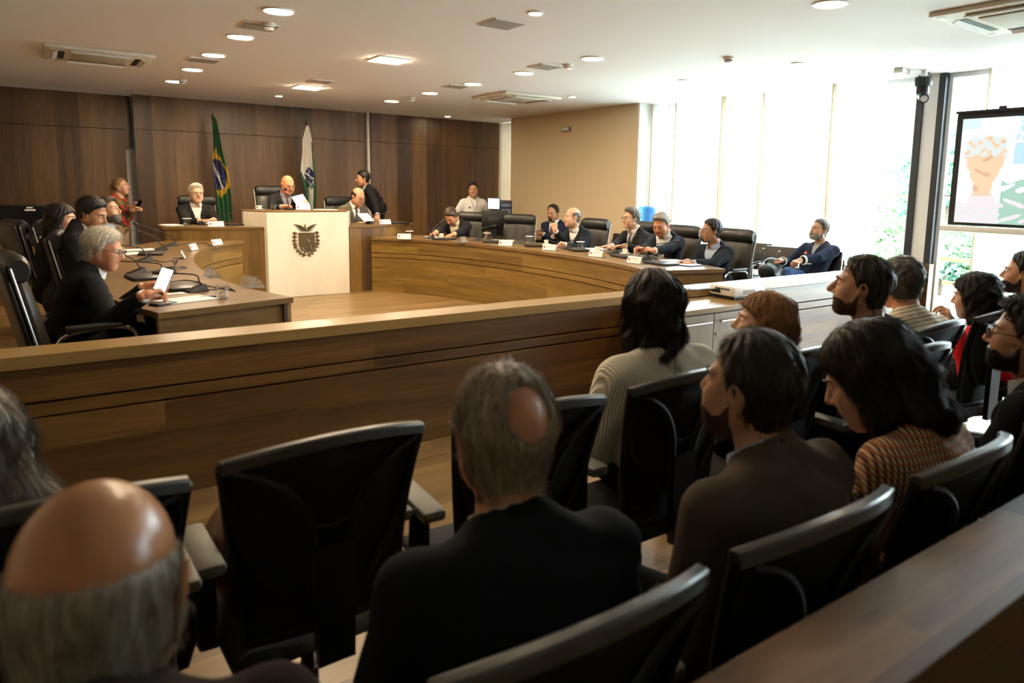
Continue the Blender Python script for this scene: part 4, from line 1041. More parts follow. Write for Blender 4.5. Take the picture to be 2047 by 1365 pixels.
def lanyard(rt, I):
    pts = [(-.055, .52), (-.045, .46), (-.025, .36), (0, .26)]; q = [on_chest(I, x, z, .024) for x, z in pts]; q2 = [on_chest(I, -x, z, .024) for x, z in pts]
    MB().tube(np.array(q+q2[::-1][1:])-I['org'], .0035, 6).build('lanyard', M_LANY, rt)
    p = on_chest(I, 0, .22, .03)-I['org']; MB().box(p, (.06, .006, .085), M=I['T']).build('badge', M_PAPER, rt)
def V3(*a): return np.array(a, float)
UP = V3(0, 0, 1)
# ================================================================== the people at the podium and dais
HC = {}
d1 = 9.95
rt, I = person('grey-haired man in dark jacket and white shirt seated at the left dais desk', at(392, 386, d=d1), -174, 2, taz=-178, floor=.2, hair=('quiff', H_WHITE), hs=1.08, glasses=M_SPEC, topm=C_CHAR, shirt=C_WSHIRT, vneck=.075,
   arms={'R': (V3(1.80, 10.78, 1.01), (.9, -.2, 0), UP, 'relaxed'), 'L': (V3(1.96, 10.76, 1.02), (-.9, -.2, 0), UP, 'relaxed')}, skin=SK_LIGHT)
rt, I = person('bald man in glasses reading a paper behind the marble podium', at(575, 369, d=10.45), -170, 20, taz=-172, floor=.36, hair=None, hs=1.10, glasses=M_SPEC, skin=SK_RED, topm=C_CHAR, shirt=C_LILAC, tie=C_TIEG, lean=.16, vneck=.085,
   arms={'R': (at(565, 413, d=10.10), (.8, -.5, .2), (0, -.2, 1), 'hold'), 'L': (at(618, 410, d=10.15), (-.4, -.6, .5), (.3, .4, .8), 'hold')}, brow=True)
sticker(rt, I, .11, .34, M_WHITE, .009, 'lapel_pin')
rt, I = person('bald man in grey suit and glasses looking down at papers, right dais desk', at(716, 393, d=10.85), -160, 24, taz=-170, floor=.2, hair=('bald_top', H_DARK), hairp=dict(topz=.058), th=.008, hs=1.10, glasses=M_SPEC, skin=SK_MED, topm=C_GREY, shirt=C_WSHIRT, tie=C_TIE, lean=.14, beard=None,
   arms={'R': (V3(3.72, 10.62, 1.01), (.6, -.6, -.1), UP, 'hold'), 'L': (V3(4.10, 10.56, 1.01), (-.5, -.6, -.1), UP, 'hold')})
sticker(rt, I, .11, .34, M_WHITE, .009, 'lapel_pin')
rt, I = person('dark-haired man in black jacket standing and leaning behind the grey-suited man', at(725, 357, d=11.75), 82, 6, taz=70, sit=.92, floor=.2, legs='stand', lean=.20, hair=('short', H_BLACK), skin=SK_TAN, topm=C_BLACK, shirt=C_BSHIRT, hs=1.05,
   arms={'R': 'down', 'L': (at(757, 436, d=11.35), (-.3, -.6, -.5), UP, 'flat')})
rt, I = person('woman in red and green print blouse with a blonde ponytail, standing with a phone', at(242, 372, d=10.5), -122, -4, taz=-120, sit=.84, legs='stand', lean=.02, sex='f', hair=('pony', H_BLOND), skin=SK_LIGHT, top='blouse', topm=C_CAMO, trou=C_KHAKI, hs=1.0,
   arms={'R': (at(266, 421, d=10.15), (.7, -.3, .55), (-.3, .5, .6), 'hold', (-.3, .2, -1)), 'L': (at(264, 412, d=10.45), (.8, -.3, .4), (.3, .6, .5), 'hold', (0, .3, -1))})
PH5 = at(277, 409, d=10.25)
# ---- far right
rt, I = person('young man in a white shirt with a lanyard, standing by the wood wall', at(946, 379, d=12.5), 148, 2, taz=165, sit=.86, legs='stand', lean=0, hair=('short', H_BLACK), skin=SK_MED, top='shirt', topm=C_WSHIRT, trou=C_DKTROU, hs=1.02, arms={'L': 'down', 'R': 'down'})
lanyard(rt, I); sticker(rt, I, .09, .36, M_LANY, .016, 'shirt_emblem')
rt, I = person('man with brown hair bent over the desk writing with a pen', at(901, 432, d=10.75), 118, 48, taz=125, lean=.24, hair=('short', H_BROWN), skin=SK_RED, topm=C_CHAR, shirt=C_CREAMS, hs=1.05, vneck=.09,
   arms={'R': (at(862, 471, d=10.25), (-.9, -.1, -.2), (-.1, .2, 1), 'pen'), 'L': (at(897, 474, d=10.2), (-.9, -.3, -.1), UP, 'relaxed')})
rt, I = person('man with a goatee in a navy suit, arms crossed, seated by the beige column', at(1105, 425, d=11.2), 112, 12, taz=118, hair=('high', H_BLACK), skin=SK_TAN, topm=C_BLUE, shirt=C_WSHIRT, tie=C_TIE, beard='goatee', beardm=H_BLACK, hs=1.02, arms={'L': 'cross', 'R': 'cross'}, lean=-.06)
rt, I = person('balding man in dark navy jacket resting his fist on his chin', at(1144, 434, d=9.55), 78, 2, taz=95, lean=.16, hair=('bald_top', H_SALT), hairp=dict(topz=.062), th=.009, skin=SK_LIGHT, topm=C_NAVY, shirt=C_WSHIRT, hs=1.07, vneck=.09,
   arms={'R': (at(1110, 461, d=9.35), (-.15, .15, .9), (-.8, -.4, .1), 'fist', (-.4, -.6, -1)), 'L': (at(1128, 489, d=9.2), (-1, -.1, .1), (.2, .9, .2), 'relaxed')})
PH13 = at(1103, 482, d=9.3)
rt, I = person('grey-haired man in glasses and dark jacket with patterned tie, facing left', at(1262, 436, d=9.0), 76, 2, taz=92, lean=.08, hair=('quiff', H_SALT), skin=SK_LIGHT, topm=C_CHAR, shirt=C_WSHIRT, tie=C_TIE, glasses=M_SPEC, hs=1.05,
   arms={'R': (at(1222, 492, d=8.75), (-1, .2, 0), UP, 'flat'), 'L': (at(1248, 492, d=8.6), (-.6, .7, 0), UP, 'relaxed')})
sticker(rt, I, .10, .32); lanyard(rt, I)
rt, I = person('grey-haired man in navy jacket and open white shirt looking down at his phone', at(1322, 448, d=8.2), 108, 26, taz=105, lean=.12, hair=('quiff', H_GREY), skin=SK_RED, topm=C_NAVY, shirt=C_WSHIRT, vneck=.115, hs=1.08,
   arms={'R': (at(1284, 501, d=7.95), (-.9, .2, .3), (.2, .6, .6), 'hold'), 'L': (at(1296, 505, d=7.75), (-.9, .3, .3), (.4, -.6, .6), 'hold')})
PH15 = at(1276, 497, d=7.95)
rt, I = person('man in glasses and dark jacket with clasped hands at the end of the desk', at(1421, 461, d=7.7), 66, 2, taz=88, lean=.08, hair=('short', H_BLACK), skin=SK_TAN, topm=C_NAVY, shirt=C_BSHIRT, glasses=M_SPECM, beard='goatee', beardm=H_DARK, hs=1.05, vneck=.10,
   arms={'R': (at(1374, 523, d=7.55), (-.9, .5, 0), UP, 'hold'), 'L': (at(1384, 526, d=7.35), (-.9, .45, 0), UP, 'hold')})
sticker(rt, I, -.10, .30)
rt, I = person('man with grey beard in navy varsity jacket reclining in a chair by the window', at(1638, 459, d=8.3), 76, -8, taz=96, lean=-.16, hair=('short', H_SALT), skin=SK_MED, top='bomber', topm=C_BLUE, shirt=C_GSHIRT, trou=C_JEANS, legs='cross', beard='full', beardm=H_GREY, hs=1.03,
   arms={'R': (at(1562, 521, d=8.25), (-.9, .2, .1), (0, .3, 1), 'fist'), 'L': (at(1592, 523, d=7.95), (-.9, .1, -.2), (0, -.3, 1), 'hold')})
sticker(rt, I, .09, .34); lanyard(rt, I)
I17 = I
mb = MB()
for dz in (.548, .560, .572):
    mb.tube([I['wld']((.078*math.cos(a), -.03+.078*math.sin(a), dz-.012)) - I['org'] for a in np.linspace(-2.7, -.4, 14)], .0035, 6)
mb.build('collar_stripe', M_PAPER, rt)
for nm in 'LR':
    S, El, Wr, *_ = I['arms'][nm]; mb = MB(); u = (Wr-El)/np.linalg.norm(Wr-El)
    for k in (.78, .85): mb.tube([El+(Wr-El)*k-u*.004-I['org'], El+(Wr-El)*k+u*.004-I["org"]], .0535, 14)
    mb.build('cuff_stripe', M_PAPER, rt)
# ---- left side of the curved desk
rt, I = person('woman with long black hair at the left desk, face turned away to the right', at(124, 437, d=6.15), -112, 4, taz=-95, sex='f', hair=('long', H_BLACK), hairp=dict(len=.26, sidey=.0), skin=SK_LIGHT, top='jacket', topm=C_BLACK, shirt=None, hs=1.02, nstr=500)
rt, I = person('dark-haired man in brown suit looking down at the left desk', at(185, 426, d=5.75), -122, 24, taz=-100, hair=('short', H_BLACK), skin=SK_TAN, topm=C_CHAR, shirt=C_WSHIRT, hs=1.04, lean=.16, side=0, th=.018, nstr=300)
rt, I = person('man with brown hair and blue shirt collar behind the dark-haired man, looking up', at(215, 420, d=6.75), -122, -8, taz=-100, hair=('quiff', H_BROWN), skin=SK_MED, topm=C_GREY, shirt=C_BSHIRT, hs=1.0, lean=.12, beard='full', beardm=H_SALT)
rt, I = person('white-haired man in black suit and glasses reading his phone, left desk', at(207, 497, d=4.5), -113, 16, taz=-84, hair=('short', H_WHITE), skin=SK_RED, topm=C_BLACK, shirt=C_WSHIRT, glasses=M_SPEC, hs=1.05, lean=.15, near=True, nstr=900, th=.019, sh=1.12, belly=.04,
   arms={'R': (at(290, 590, d=4.15), (.9, .35, .2), (-.1, .3, 1), 'hold', (-.2, -.4, -1)), 'L': (at(292, 573, d=4.6), (.9, .1, .25), (-.2, .5, .8), 'hold')})
PH9 = at(327, 559, d=4.45)
# ================================================================== the public, front row
rt, I = person('woman with dark shoulder-length hair in a ribbed cream sweater, seen from behind', at(1302, 612, d=2.56), -18, 2, taz=-10, sex='f', hair=('long', H_DARK), hairp=dict(len=.24, lock=((.03, -.09, -.14), (.065, -.10, -.30), .045, .012)), top='sweater', topm=C_RIB, near=True, nstr=2200, strst=(9, .02), hs=1.04, lean=.04, sh=1.08, skin=SK_LIGHT, side=-.02)
rt, I = person('woman with long ginger blonde hair in profile, below the projector', at(1524, 645, d=3.0), 40, -4, taz=5, sex='f', hair=('long', H_GINGER), hairp=dict(len=.26, fy=-.020), top='blouse', topm=C_CHAR, near=True, nstr=1600, strst=(9, .02), hs=1.03, skin=SK_LIGHT)
rt, I = person('man with short dark hair in a black shirt, face in profile to the left', at(1722, 572, d=3.05), 30, -4, taz=6, hair=('short', H_DARK), top='tee', topm=C_BLACK, near=True, nstr=700, hs=1.07, skin=SK_MED, beard='stubble', beardm=cloth('stubble', (.07, .037, .023), .8), head=dict(jaw=1.12, w=1.03, nose=1.15), th=.013)
rt, I = person('man with curly grey hair in a beige striped shirt, seen from behind', at(1800, 566, d=3.55), -22, 6, taz=-20, hair=('curly', H_SALT), top='shirt', topm=C_STRIPE, near=True, nstr=900, hs=1.02, skin=SK_RED, th=.02)
rt, I = person('woman with curly black hair in a bright red top', at(1948, 592, d=4.0), 8, 8, taz=0, sex='f', hair=('curlylong', H_BLACK), hairp=dict(len=.22), top='blouse', topm=C_RED, near=True, nstr=1800, strst=(8, .016), strw=.0009, hs=1.02, skin=SK_LIGHT,
   arms={'L': (at(1905, 648, d=3.75), (-.2, .3, .8), (.3, -.6, .3), 'hold')})
rt, I = person('man with a dark full beard in profile at the right edge, behind the red top', at(2047, 545, d=4.4), 16, 0, taz=0, hair=('short', H_BLACK), top='tee', topm=cloth('beige_tee', (.42, .36, .28)), near=True, hs=1.05, skin=SK_MED, beard='full', beardm=H_BLACK)
rt, I = person('person with long wavy grey hair at the left edge of the front row', at(-56, 892, d=1.46), -8, 4, taz=-4, hair=('long', H_LONGGREY), hairp=dict(len=.36, tail=.12, lock=((.05, -.06, -.06), (.19, -.09, -.26), .07, .05)), topm=C_BLACK, shirt=None, near=True, nstr=2600, strst=(10, .022), hs=1.0, sex='f', lean=.02)
# ---- second row
rt, I = person('bald man with a white fringe of hair, largest head in the bottom left corner', at(198, 1182, d=.86), -14, 12, taz=-4, hair=('bald_top', H_PALE), th=.008, near=True, nstr=1500, strw=.0004, skin=SK_DOME, shirt=None, topm=cloth('dark_brown', (.026, .015, .012)), hs=1.15, face=True, lean=.12, sh=1.05, nk=-.012)
rt, I = person('balding man in a navy jacket seen from behind, bottom centre', at(1005, 868, d=1.33), -15, 3, taz=-8, hair=('bald_crown', hair_mat('grey_brown', (.27, .21, .145))), shirt=cloth('beige_shirt', (.42, .34, .24)), hairp=dict(crown=(.024, -.105, .062), crownr=(.045, .05, .052)), th=.012, near=True, skin=SK_RED, glasses=M_SPECM, nstr=1800, strst=(5, .009), hs=1.07, sh=1.05, lean=.10)
rt, I = person('man with dark hair and short beard in a brown suit, head turned to the left', at(1500, 772, d=1.66), 10, -2, taz=2, hair=('short', H_DARK), near=True, skin=SK_MED, topm=C_BROWN, shirt=C_BSHIRT, beard='stubble', beardm=MATS['cloth_stubble'], hs=1.07, nstr=900, strst=(4, .008), th=.013, sh=1.17, lean=.12)
rt, I = person('woman with a dark bob in a brown houndstooth blouse, looking down', at(1735, 750, d=1.95), 22, 30, taz=2, sex='f', hair=('bob', H_DARK), hairp=dict(len=.17, sidey=.03, sidez=-.12), near=True, top='blouse', topm=C_HOUND, skin=SK_LIGHT, nstr=2200, strst=(8, .018), hs=1.12, sh=1.05, lean=.10)
rt, I = person('man with black glasses and beard in a black jacket, right edge', at(2052, 672, d=2.45), 14, -2, taz=4, hair=('quiff', H_BLACK), near=True, skin=SK_TAN, topm=C_BLACK, shirt=C_GSHIRT, beard='full', beardm=H_BLACK, glasses=M_SPEC, hs=1.05, nstr=900)
# ================================================================== CHAIRS OF THE DEPUTIES
def ex(px, py, d, az, label, z=0):
    p = at(px, py, d=d); a = math.radians(az); put_exec(p[0]-math.sin(a)*.33, p[1]+math.cos(a)*.33, az, label, z)
put_exec(1.93, 11.40, -178, 'black leather chair behind the grey-haired man, left dais desk', .2)
put_exec(3.03, 11.40, -172, 'black leather chair behind the bald man at the marble podium', .36)
put_exec(4.12, 11.40, -168, 'black leather chair behind the grey-suited man, right dais desk', .2)
ex(942, 431, 11.5, 125, 'black leather chair behind the writing man, before the man in white')
ex(1040, 418, 10.9, 128, 'empty black leather chair facing the room, beside the black monitors')
ex(1192, 430, 9.95, 98, 'black leather chair behind the balding man with fist on chin')
ex(1298, 441, 9.35, 96, 'black leather chair behind the grey-haired man in glasses, before the blue bottle')
ex(1368, 443, 8.6, 98, 'black leather chair behind the man in the open white shirt')
ex(1472, 463, 8.05, 94, 'black leather chair behind the man with clasped hands, desk end')
ex(18, 527, 4.0, -82, 'black leather chair at the left edge, behind the white-haired man')
ex(112, 472, 5.75, -96, 'black leather chair behind the dark-haired man in brown, left desk')
ex(82, 447, 7.2, -100, 'black leather chair behind the woman with black hair, left desk')
ex(24, 447, 7.1, -70, 'empty black leather chair farthest left, below the dark monitor')
vc = at(1545, 500, d=8.7); visitor_chair(vc[0], vc[1], 100, 'empty black visitor chair with a black bag, by the curtains')
visitor_chair(I17['hip'][0]+.02, I17['hip'][1], 98, 'black visitor chair with chrome frame under the man in the varsity jacket')
vc2 = at(1492, 498, d=9.3); visitor_chair(vc2[0], vc2[1], 96, 'black visitor chair mostly hidden behind the last leather chair')
vc3 = at(1222, 482, d=10.6); visitor_chair(vc3[0], vc3[1], 92, 'dark visitor chair behind the desk, against the beige column')

# ================================================================== THINGS ON THE DESKS
def inst(store, make, x, y, z, az, label, group):
    rz = math.radians(az)
    if make.__name__ not in store:
        o = make(); store[make.__name__] = o; o.location = (x, y, z); o.rotation_euler = (0, 0, rz); o['label'] = label; o['group'] = group; return o
    return dup(store[make.__name__], (x, y, z), rz, label, group)
ST = {}
M_WATER = mat('water', (.96, .98, .98), .01, trans=1, ior=1.33, bump=.001)
M_LID = mat('paper_lid', (.85, .83, .78), .7, bump=.02)
def water_glass():
    t = thing('water_glass', '', 'glass')
    MB().lathe((0, 0, 0), [(0, .001), (.034, .001), (.038, .09), (.0362, .09), (.0325, .010), (0, .010)], 24).build('tumbler', M_GLASS, t)
    MB().lathe((0, 0, 0), [(0, .0105), (.0322, .0105), (.034, .042), (0, .042)], 24).build('water', M_WATER, t); return t
def covered_glass():
    t = thing('covered_glass', '', 'glass')
    MB().lathe((0, 0, 0), [(0, .001), (.032, .001), (.036, .085), (.0342, .085), (.0305, .010), (0, .010)], 20).build('tumbler', M_GLASS, t)
    MB().lathe((0, 0, 0), [(0, .0855), (.055, .0865), (.058, .0905), (.03, .0925), (0, .094)], 20).build('paper_lid', M_LID, t); return t
def coffee_cup():
    t = thing('coffee_cup', '', 'cup')
    MB().lathe((0, 0, 0), [(0, .008), (.024, .008), (.033, .062), (.030, .062), (.021, .013), (0, .012)], 22).build('cup', M_CERAM, t)
    MB().tube(spline([(.030, 0, .052), (.048, 0, .052), (.052, 0, .035), (.044, 0, .020), (.027, 0, .018)], 5), .004, 7).build('handle', M_CERAM, t)
    MB().lathe((0, 0, 0), [(0, .001), (.04, .001), (.066, .010), (.066, .012), (.03, .006), (0, .006)], 26).build('saucer', M_CERAM, t); return t
def mug():
    t = thing('mug', '', 'mug')
    MB().lathe((0, 0, 0), [(0, .001), (.036, .001), (.039, .095), (.036, .095), (.033, .008), (0, .008)], 22).build('mug_body', M_CERAM, t)
    MB().tube(spline([(.036, 0, .08), (.062, 0, .078), (.066, 0, .05), (.058, 0, .024), (.036, 0, .02)], 5), .005, 7).build('handle', M_CERAM, t); return t
def name_plate():
    t = thing('name_plate', '', 'name plate')
    A = rotx(-.42)
    MB().box((0, 0, .042), (.20, .004, .085), M=A).box((0, .045, .0025), (.20, .09, .004)).build('holder', M_ACRYL, t, smooth=False)
    MB().box((0, -.0035, .042), (.185, .0015, .07), M=A).build('card', M_PAPER, t, smooth=False)
    n_ = A@np.array([0, -1, 0]); c = np.array([0, -.0035, .042])+n_*.0012
    MB().lathe(c+A@np.array([-.068, 0, 0]), [(0, .0004), (.014, .0004), (.014, -.0002), (0, -.0002)], 14, M=A@rotx(PI/2)).build('crest_mark', M_REDINK, t)
    for nm, x0, zz, n_l, w_, h_, m_ in (('name_line', -.042, .010, 10, .0075, .008, M_REDINK), ('title_line', -.042, -.012, 14, .006, .005, M_GREYINK)):
        mb = MB()
        for k in range(n_l): mb.box(c+A@np.array([x0+k*(w_+.0028), 0, zz]), (w_, .0006, h_*(1 if k % 3 else .8)), M=A)
        mb.build(nm, m_, t, smooth=False)
    return t
def empty_holder():
    t = thing('acrylic_holder', '', 'name plate holder')
    MB().box((0, 0, .042), (.20, .004, .09), M=rotx(-.45)).box((0, .040, .0025), (.20, .085, .004)).box((0, .055, .03), (.20, .003, .07), M=rotx(.5)).build('sheet', M_ACRYL, t, smooth=False); return t
def laptop():
    t = thing('laptop', '', 'laptop')
    MB().box((0, 0, .009), (.33, .225, .014), bev=.004).build('base', M_BLACK, t); MB().box((0, 0, .0195), (.33, .225, .006), bev=.0028).build('lid', mat('laptop_lid', (.03, .028, .026), .35, bump=.01), t); return t
def paper_sheets():
    mb = MB()
    for k in range(4): mb.box((random.uniform(-.006, .006), random.uniform(-.006, .006), .0012+.0016*k), (.21, .297, .0014), rz=random.uniform(-.05, .05))
    return tag(mb.build('papers', M_PAPER, smooth=False), '', 'papers')
def put(fn, px, py, az, label, group, z=DESKZ, d=None):
    p = at(px, py, Z=z) if d is None else at(px, py, d=d)
    return inst(ST, fn, p[0], p[1], z, az, label, group)
def mic(pts, label, z, az, disc=False):
    """gooseneck microphone: base at the first photo point on the desk, the neck runs through the remaining (px, py, depth offset) points"""
    b = at(pts[0][0], pts[0][1], Z=z); d0 = (b-CAMLOC)@CF
    t = thing('gooseneck_microphone', label, 'microphone', (b[0], b[1], z), 0, 'gooseneck microphones')
    org = np.array([b[0], b[1], z]); R_ = rot(math.radians(az))
    V = np.array([(-.055, -.07, 0), (.055, -.07, 0), (.055, .07, 0), (-.055, .07, 0), (-.045, -.06, .012), (.045, -.06, .012), (.030, .055, .055), (-.030, .055, .055)])@R_.T
    MB().add(V, [(3, 2, 1, 0), (4, 5, 6, 7), (0, 1, 5, 4), (1, 2, 6, 5), (2, 3, 7, 6), (3, 0, 4, 7)]).build('base', M_BLACK, t, bevel=.004, smooth=False)
    q = [R_@np.array([0, .04, .045])]+[at(x, y, d=d0+dd)-org for x, y, dd in pts[1:]]
    P = spline(q, 8)
    MB().tube(P, np.linspace(.0065, .0045, len(P)), 8).build('neck', M_BLACK, t)
    u = P[-1]-P[-2]; u /= np.linalg.norm(u)
    MB().tube([P[-1]-u*.005, P[-1]+u*.012, P[-1]+u*.03, P[-1]+u*.055], [.007, .011, .012, .008], 10).build('capsule', M_BLACK, t)
    return t
g1, g2, g3, g4, g5 = 'covered water glasses', 'coffee cups', 'name plates', 'closed laptops', 'paper sheets on the desks'
# right arm of the curved desk, from the podium end to the windows
put(name_plate, 808, 478, -35, 'name plate nearest the podium on the right curved desk', g3)
put(covered_glass, 819, 474, 0, 'glass with a white paper lid nearest the podium, right desk', g1)
put(coffee_cup, 883, 475, 200, 'coffee cup in front of the writing man', g2)
put(laptop, 889, 479, 35, 'closed black laptop in front of the writing man', g4)
put(laptop, 985, 484, 48, 'closed black laptop before the empty leather chair', g4)
put(laptop, 1066, 492, 62, 'closed black laptop left of the balding man\'s hands', g4)
put(laptop, 1157, 501, 72, 'closed black laptop between the balding man and the man in glasses', g4)
put(laptop, 1250, 514, 80, 'closed black laptop before the grey-haired man in glasses', g4)
put(laptop, 1322, 528, 88, 'closed black laptop beside the spiral notebook', g4)
put(empty_holder, 927, 485, 40, 'small clear tent sign catching the light on the right desk', 'clear sign holders')
put(covered_glass, 973, 478, 0, 'glass with a white paper lid before the empty leather chair', g1)
put(covered_glass, 1059, 485, 0, 'glass with a white paper lid in front of the navy-suited man', g1)
put(covered_glass, 1160, 497, 0, 'glass with a white paper lid right of the balding man', g1)
put(coffee_cup, 1092, 489, 30, 'coffee cup and saucer beside the balding man\'s phone', g2)
put(coffee_cup, 1194, 503, 10, 'coffee cup by the flat hand of the man in glasses', g2)
put(coffee_cup, 1249, 508, 10, 'coffee cup and saucer below the second hand of the man in glasses', g2)
put(mug, 1273, 512, 200, 'cream mug with handle behind the microphone, man with phone', 'mugs')
put(name_plate, 1011, 492, -55, 'blank looking name plate before the empty leather chair', g3)
put(name_plate, 1098, 501, -68, 'name plate in front of the balding man', g3)
put(name_plate, 1191, 514, -76, 'name plate with red print before the man in glasses', g3)
put(name_plate, 1268, 527, -84, 'name plate nearest the public on the right desk', g3)
put(water_glass, 1313, 522, 0, 'clear tumbler beside the papers of the man with clasped hands', 'tumblers')
put(paper_sheets, 1005, 481, 50, 'white papers before the empty leather chair', g5)
put(paper_sheets, 1186, 498, 70, 'white sheet under the flat hand of the man in glasses', g5)
put(paper_sheets, 1342, 522, 86, 'white papers under the clasped hands', g5)
put(paper_sheets, 874, 474, 30, 'sheet of paper the writing man is writing on', g5)
nb = at(1380, 531, Z=DESKZ); t = thing('spiral_notebook', 'spiral notebook with a blue cover at the end of the right desk', 'notebook', (nb[0], nb[1], DESKZ), math.radians(8))
MB().box((0, 0, .006), (.21, .15, .010), bev=.002).build('cover', mat('blue_cover', (.06, .09, .25), .5, bump=.01), t); MB().box((.0, .004, .0125), (.20, .135, .002)).build('pages', M_PAPER, t, smooth=False)
mb = MB()
for k in range(14): mb.tube([(-.09+.0138*k+.0, -.075+.007*math.cos(a), .007+.007*math.sin(a)) for a in np.linspace(0, 2*PI, 9)], .001, 5)
mb.build('spiral', M_STEEL, t)
mic([(858, 477), (866, 458, .05), (880, 445, .1), (886, 441, .12)], 'microphone bent before the writing man', DESKZ, 215)
mic([(952, 481), (951, 468, 0), (962, 457, .02), (984, 452, .05)], 'microphone with an arched neck before the empty chair', DESKZ, 215)
mic([(1036, 487), (1040, 473, .05), (1060, 464, .1), (1079, 461, .12)], 'microphone left of the navy-suited man', DESKZ, 235)
mic([(1133, 498), (1137, 484, .05), (1155, 477, .1), (1180, 473, .14)], 'microphone in front of the balding man\'s chest', DESKZ, 250)
mic([(1226, 508), (1232, 495, .03), (1262, 486, .1), (1296, 481, .15)], 'microphone across the hands of the man in glasses', DESKZ, 250)
mic([(1288, 520), (1285, 500, 0), (1297, 491, .02), (1350, 483, .12)], 'nearest microphone on the right desk, long curved neck', DESKZ, 250)
# dais
DZ = .96
put(paper_sheets, 342, 450, 10, 'stack of papers on the left dais desk', g5, DZ); put(paper_sheets, 392, 447, 80, 'sheet in front of the grey-haired man on the left dais', g5, DZ)
put(covered_glass, 374, 450, 0, 'glass with a paper lid on the left dais desk', g1, DZ)
put(name_plate, 432, 454, 0, 'name plate on the left dais desk', g3, DZ)
put(laptop, 478, 450, 5, 'closed black laptop beside the podium on the left dais desk', g4, DZ)
mic([(404, 450), (405, 437, 0), (411, 430, 0), (456, 428, .05)], 'microphone on the left dais desk pointing right', DZ, 160)
PZ = 1.168
put(coffee_cup, 519, 418, 190, 'coffee cup on the left end of the podium', g2, PZ, d=9.85)
put(water_glass, 547, 420, 0, 'clear tumbler on the podium beside the reading man', 'tumblers', PZ, d=9.9)
put(name_plate, 606, 421, -10, 'name plate on the marble podium', g3, PZ, d=9.98)
put(paper_sheets, 650, 419, 60, 'papers at the right end of the podium', g5, PZ, d=10.3)
b = at(578, 419, d=10.05)
t = thing('gooseneck_microphone', 'microphone with a red lit ring in front of the reading man', 'microphone', (b[0], b[1], PZ), 0, 'gooseneck microphones'); org = np.array([b[0], b[1], PZ])
MB().box((0, 0, .012), (.10, .13, .024), bev=.006).build('base', M_BLACK, t)
h_ = at(571, 376, d=10.02)-org; P = spline([(0, 0, .02), h_*.45+(0, .0, 0), h_-(0, 0, .05)], 8); MB().tube(P, .005, 8).build('neck', M_BLACK, t)
MB().lathe(h_-(0, 0, .03), [(0, -.02), (.012, -.02), (.016, 0), (.018, .02), (.012, .036), (0, .04)], 14).build('capsule', M_BLACK, t)
MB().lathe(h_-(0, 0, .056), [(.0, -.006), (.014, -.006), (.0155, .012), (0, .012)], 14).build('red_ring', mat('red_led', (.5, .02, .02), .4, emit=(1, .05, .03), estr=2.5, bump=.001), t)
ps = at(601, 402, d=10.12); B = frame(-165)@rotx(.55)@roty(.25)
MB().box((0, 0, 0), (.21, .0015, .297), M=B); tag(MB().box(ps, (.20, .0015, .19), M=B).build('paper', M_PAPER, smooth=False), 'sheet of paper held up by the bald man at the podium', 'paper')
put(paper_sheets, 716, 444, 20, 'papers under the hands of the grey-suited man', g5, DZ); put(name_plate, 770, 449, 8, 'name plate on the right dais desk', g3, DZ)
ps = at(731, 434, d=10.55); tag(MB().box(ps, (.19, .0015, .20), M=frame(-165)@rotx(1.0)).build('paper', M_PAPER, smooth=False), 'sheet of paper held by the grey-suited man', 'paper')
put(laptop, 793, 447, 12, 'closed black laptop on the right dais desk', g4, DZ)
mic([(738, 447), (744, 433, .02), (755, 428, .05), (775, 426, .08)], 'microphone on the right dais desk', DZ, 175)
# left arm of the curved desk, nearest first
put(water_glass, 445, 596, 0, 'large clear tumbler of water at the near end of the left desk', 'tumblers')
put(paper_sheets, 372, 600, -70, 'ruled cream sheet beside the white-haired man', g5); put(paper_sheets, 277, 500, -85, 'pile of papers before the man in the blue collar', g5); put(paper_sheets, 255, 508, -60, 'loose papers by the dark-haired man, left desk', g5)
put(laptop, 362, 576, -80, 'closed black laptop behind the white-haired man\'s phone', g4); put(laptop, 290, 556, -84, 'closed black laptop in front of the white-haired man\'s face', g4); put(laptop, 303, 508, -100, 'closed black laptop farther along the left desk', g4)
put(empty_holder, 496, 574, -75, 'tilted clear acrylic plate at the near inner edge of the left desk', 'clear sign holders'); put(empty_holder, 417, 553, -88, 'clear acrylic holder in the middle of the left desk edge', 'clear sign holders'); put(empty_holder, 352, 536, -95, 'clear acrylic holder behind the raised phone', 'clear sign holders')
put(name_plate, 366, 517, 80, 'narrow tilted name plate on the left desk', g3); put(name_plate, 387, 501, 60, 'second farthest name plate on the left desk', g3); put(name_plate, 434, 491, 45, 'farthest name plate on the left desk, nearest the dais', g3)
mic([(392, 583), (398, 562, 0), (388, 549, 0), (322, 546, -.05)], 'nearest microphone on the left desk, beside the tumbler', DESKZ, -75)
mic([(274, 547), (276, 530, 0), (268, 519, 0), (246, 508, -.05)], 'microphone with a bent neck before the white-haired man', DESKZ, -80)
mic([(332, 546), (326, 534, 0), (312, 526, 0), (240, 522, -.1)], 'microphone behind the raised phone, neck to the left', DESKZ, -80)
mic([(290, 522), (291, 508, 0), (280, 495, 0), (240, 490, -.1)], 'microphone in the middle of the left desk', DESKZ, -85)
mic([(322, 500), (320, 487, 0), (310, 475, 0), (243, 449, -.1)], 'long necked microphone before the red printed blouse', DESKZ, -95)
mic([(342, 492), (346, 478, 0), (338, 469, 0), (276, 449, -.1)], 'farthest microphone on the left desk, beside the dais', DESKZ, -95)
cab = 0
